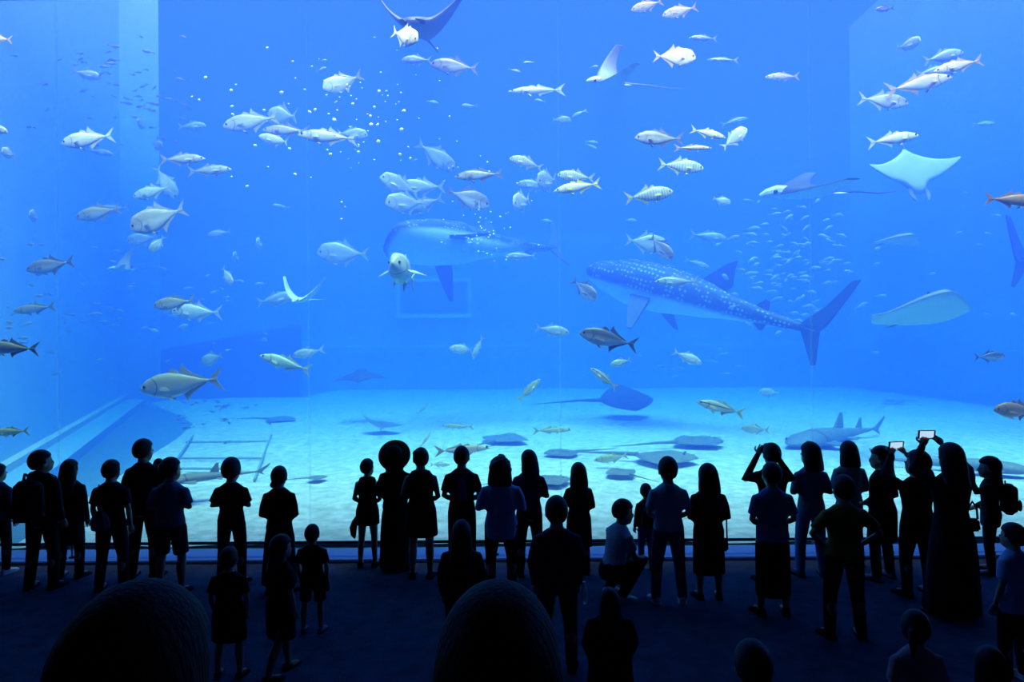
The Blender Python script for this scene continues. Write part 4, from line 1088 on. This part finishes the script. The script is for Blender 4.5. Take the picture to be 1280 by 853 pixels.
person('p20', 'person with long straight hair in a long dark coat', 724, 717, 578, hair='long', hairlen=.76, top='long', tcol='black', hem=.26, flare=1.35, arms=('front', 'belly'), hx=718, stance=.035, build=.98, hs=1.42)
person('p21', 'person in light grey shirt crouching and seen in profile', 768, 748, 623, crouch=True, facing=-62, tcol='pale', hem=.47, arms=('knees', 'knees'), bottom='trousers', bcol='black', shoes='white', look=(-14, 4, 0), hx=770)
person('p23', 'small child with a dark backpack and jeans by the rail', 808, 711, 604, tcol='dark', top='long', bottom='trousers', bcol='denim', build=.95, stance=.03, look=(-10, 0, 0), hs=1.40)
backpack('p23', 'dark backpack of the small child in jeans', 'black', w=.17, h=.27, d=.12, zc=.66)
person('p24', 'person with short hair in pale grey t-shirt and jeans', 836, 753, 570, tcol='pale', bottom='trousers', bcol='denim', shoes='white', stance=.06, hx=838, arms=('belly', 'belly'), build=1.05, hs=1.36)
person('p25', 'person with long hair in dark cardigan and knee-length skirt', 886, 748, 579, hair='long', hairlen=.74, top='long', tcol='black', hem=.40, flare=1.12, bottom='skirt', bcol='black', bhem=.20, bflare=1.1, hx=888, arms=('belly', 'belly'), build=1.08, stance=.04, hs=1.40)
handbag('p25', 'dark shoulder bag with long straps beside the cardigan', 'black', (.13, .02, .36), h=.10, w=.06, strap=.26, name='shoulder_bag')
person('p26', 'person holding a camera up to the face with elbows out', 966, 728, 553, top='long', tcol='black', arms=('camera', 'camera'), bottom='trousers', bcol='black', stance=.05, build=1.05)
person('p27', 'person in blue-grey shirt and long skirt in front of the photographer', 966, 768, 577, hair='short', top='tee', tcol='blue', hem=.46, bottom='skirt', bcol='black', bhem=.13, bflare=1.05, arms=('belly', 'belly'), build=1.05)
person('p28', 'person with short bob in grey blouse and blue jeans', 1014, 720, 552, hair='bob', top='long', tcol='grey', arms=('front', 'front'), bottom='trousers', bcol='blue', hx=1024, stance=.055, shoes='charcoal', look=(15, 0, 0), hs=1.34)
person('p29', 'person with shoulder-length hair in pale jacket', 1062, 706, 551, hair='bob', top='long', tcol='grey', hem=.42, arms=('front', 'belly'), bcol='black', hx=1063, look=(-10, 0, 0), build=1.02, hs=1.32)
person('p31', 'person in black turned sideways between the pale jacket and the phones', 1103, 724, 557, facing=28, hair='long', hairlen=.76, top='long', tcol='black', hem=.30, flare=1.3, hx=1095, arms=('belly', 'belly'), look=(30, 0, 0), shoes='grey', build=1.05, hs=1.30)
person('p32', 'stout person in black jacket raising a phone with both hands', 1147, 744, 561, facing=12, top='long', tcol='black', hem=.47, arms=('up', 'up'), bottom='trousers', bcol='black', hx=1157, stance=.06, build=1.22, look=(12, 6, 0), hs=1.38)
person('p33', 'person in long black skirt and headscarf raising a phone', 1190, 770, 553, hair='long', hairlen=.80, top='long', tcol='black', hem=.42, bottom='skirt', bcol='black', bhem=.03, bflare=1.5, arms=('up', 'up'), hx=1190, build=1.05, shoes='grey')
handbag('p33', 'flat black bag under the arm of the long-skirted person', 'black', (.125, .0, .50), w=.085, h=.075, strap=.10)
person('p34', 'person with long hair and backpack holding a round drink to the mouth', 1238, 716, 570, facing=55, hair='long', hairlen=.76, top='long', tcol='black', hem=.42, arms=('face', 'belly'), hx=1237, look=(15, 0, 0), shoes='charcoal', build=1.05, hs=1.40)
backpack('p34', 'round dark backpack of the person holding a drink', 'black', w=.17, h=.27, d=.13, zc=.68)
# ---- people further back
person('p8', 'small child in a loose dress standing alone in mid-floor', 287, 846, 683, hair='short', top='tee', tcol='black', hem=.30, flare=1.3, bottom='none', stance=.055, build=1.12, shoes='brown', hx=285, hs=1.38)
person('p10', 'child with a shoulder bag beside the low-bun person', 391, 790, 655, hair='short', top='tee', tcol='black', hem=.46, bottom='shorts', bcol='black', stance=.05, build=1.1, shoes='grey', hx=389, hs=1.38)
person('p11', 'girl walking with long hair and sandals behind the child with shoulder bag', 352, 846, 668, hair='long', hairlen=.70, top='tee', tcol='black', hem=.30, flare=1.2, bottom='none', stride=-.10, stance=.03, facing=-40, build=1.15, shoes='brown', hs=1.30)
person('p16', 'person with very long hair in black behind the purple backpack', 578, 838, 650, hair='long', hairlen=.62, top='long', tcol='black', hem=.36, bottom='trousers', bcol='black', build=1.1, stance=.04, hs=1.25)
person('p19', 'person in dark blue shirt holding a plastic bottle low', 697, 838, 619, top='long', tcol='navy', bottom='trousers', bcol='dark', stance=.05, build=1.15, hx=693, hs=1.36)
person('p22', 'person in black with gathered hair standing behind the crouching one', 762, 0, 735, Y=4.3, z=.4, hair='long', hairlen=.76, top='long', tcol='black', hem=.32, flare=1.3, bottom='trousers', bcol='black', build=1.35, hs=1.30)
person('p30', 'person in olive yellow shirt with hands on the hips', 1056, 797, 593, tcol='olive', top='tee', bottom='trousers', bcol='black', arms=('hip', 'hip'), stance=.065, hx=1062, build=1.12, shoes='brown', hs=1.30)
person('p35', 'person in pale blue blouse and black trousers near the wall', 1268, 852, 653, hair='short', top='tee', tcol='sky', hem=.46, flare=1.2, bottom='trousers', bcol='black', shoes='white', hx=1266, facing=20, build=1.0)
person('p36', 'child in a pink top with ponytail on the lowest step', 1145, 0, 762, Y=3.55, z=.4, hair='ponytail', tcol='pink', top='tee', look=(-40, 0, 0), hs=1.30)
person('p37', 'dark-haired child in a grey top on the lowest step', 1238, 0, 808, Y=3.3, z=.4, hair='bob', tcol='grey', top='tee', look=(-20, 0, 0), hs=1.30)
person('p38', 'short-haired child in black on the middle step', 941, 0, 800, Y=2.45, z=.8, hair='short', tcol='black', top='tee', vox=.8, hs=1.30)
person('p39', 'person with long dark brown hair on the top step, alone by the wall side', 168, 0, 730, Y=.88, z=1.2, hair='long', hairlen=.70, tcol='maroon', top='long', vox=.7, hcol=M_hair_brown, build=1.1)
person('p40', 'person with long dark brown hair on the top step, behind the bottle holder', 622, 0, 730, Y=.98, z=1.2, hair='long', hairlen=.70, tcol='maroon', top='long', vox=.7, hcol=M_hair_brown, build=1.1)
# child carried by the tall person
r5, H5 = PEOPLE['p5']
q = at(198, 573, r5.location.y + .16)
person('p5b', 'small child carried in the arms of the tall person', 198, 0, 573, Y=r5.location.y + .16, z=q.z - .95, facing=180, top='long', tcol='dark', arms=('front', 'front'), look=(20, 0, 0), stance=.01, hs=1.4)

# ---- things held
def mid_hands(key, a=('up', 'up')):
    e0, w0 = POSE[a[0]]; e1, w1 = POSE[a[1]]
    return (Vector((-w0[0], w0[1], w0[2])) + Vector((w1[0], w1[1], w1[2]))) / 2
m_ = mid_hands('p32'); m_.z += .05; m_.y += .02
phone(local('p32', m_), R(12), 8, 'lit phone held sideways by the stout person in black jacket', .22, .12)
phone(local('p33', (-.02, .19, 1.045)), 0, 8, 'lit phone held sideways by the person in a headscarf', .20, .10)
r26, H26 = PEOPLE['p26']
t = empty('camera_body', local('p26', (0, .10, .93)), 0); tag(t, 'black camera held to the face of the photographer with elbows out', 'camera')
bm = bmesh.new(); add_box(bm, (-.075, -.025, 0), (.075, .03, .095), .012); from_bm('housing', bm, [M_plastic], t, True)
bm = bmesh.new(); add_box(bm, (-.03, -.02, .085), (.03, .03, .125), .012); from_bm('viewfinder_hump', bm, [M_plastic], t, True)
bm = bmesh.new(); tube(bm, [(0, .02, .045), (0, .06, .045), (0, .12, .045), (0, .125, .045)], [.036, .036, .040, .034], 18); ln_ = from_bm('lens', bm, [M_plastic], t, True)
bm = bmesh.new(); tube(bm, [(0, .122, .045), (0, .128, .045)], [.03, .028], 16); from_bm('front_glass', bm, [M_lens], ln_, True)
bm = bmesh.new(); tube(bm, [(.05, 0, .09), (.05, 0, .108)], [.014, .014], 12); from_bm('mode_dial', bm, [M_plastic], t, True)
# round drink cup
t = empty('drink_cup', local('p34', (-.035, .19, .865)), R(55)); tag(t, 'round dark drink cup held to the mouth of the backpack wearer', 'cup')
bm = bmesh.new(); rings(bm, [[Vector((r_ * math.cos(2 * math.pi * k / 18), r_ * math.sin(2 * math.pi * k / 18), z_)) for k in range(18)] for (r_, z_) in ((.02, 0), (.045, .015), (.058, .05), (.055, .085), (.045, .10))]); from_bm('cup', bm, [M_plastic], t, True)
bm = bmesh.new(); tube(bm, [(0, 0, .095), (0, 0, .11)], [.047, .03], 18); from_bm('lid', bm, [M_plastic], t, True)
# plastic bottle
r19, H19 = PEOPLE['p19']
M_pet = mat('bottle_plastic', (.75, .85, .95), .15, spec=.8); M_pet.node_tree.nodes['Principled BSDF'].inputs['Transmission Weight'].default_value = .6; M_pet.node_tree.nodes['Principled BSDF'].inputs['IOR'].default_value = 1.2
t = empty('water_bottle', local('p19', (.165, .03, .385)), 0); tag(t, 'clear plastic bottle held low beside the dark blue shirt', 'bottle')
bm = bmesh.new(); rings(bm, [[Vector((r_ * math.cos(2 * math.pi * k / 16), r_ * math.sin(2 * math.pi * k / 16), z_)) for k in range(16)] for (r_, z_) in ((.025, 0), (.032, .01), (.032, .06), (.029, .07), (.032, .08), (.032, .13), (.022, .16), (.013, .175), (.013, .185))]); from_bm('bottle_body', bm, [M_pet], t, True)
bm = bmesh.new(); tube(bm, [(0, 0, .183), (0, 0, .2)], [.016, .016], 14); from_bm('cap', bm, [cloth('cap', (.5, .55, .6))], t, True)
# shoulder bag of the child
handbag('p10', 'small dark bag slung at the hip of the child in shorts', 'black', (.10, -.01, .40), w=.14, h=.12, strap=.2)

# ---- settle the grown surfaces
dg = bpy.context.evaluated_depsgraph_get()
done = []
for o, extra in PENDING:
    done.append(bpy.data.meshes.new_from_object(o.evaluated_get(dg), depsgraph=dg))
for (o, extra), me in zip(PENDING, done):
    o.modifiers.clear()
    if extra is not None:
        b2 = bmesh.new(); b2.from_mesh(me); b2.from_mesh(extra); b2.to_mesh(me); b2.free(); bpy.data.meshes.remove(extra)
    old = o.data; me.name = o.name
    mats_ = list(old.materials); o.data = me
    if len(me.materials) == 0:
        for m in mats_: me.materials.append(m)
    for p in me.polygons: p.use_smooth = True
    bpy.data.meshes.remove(old)
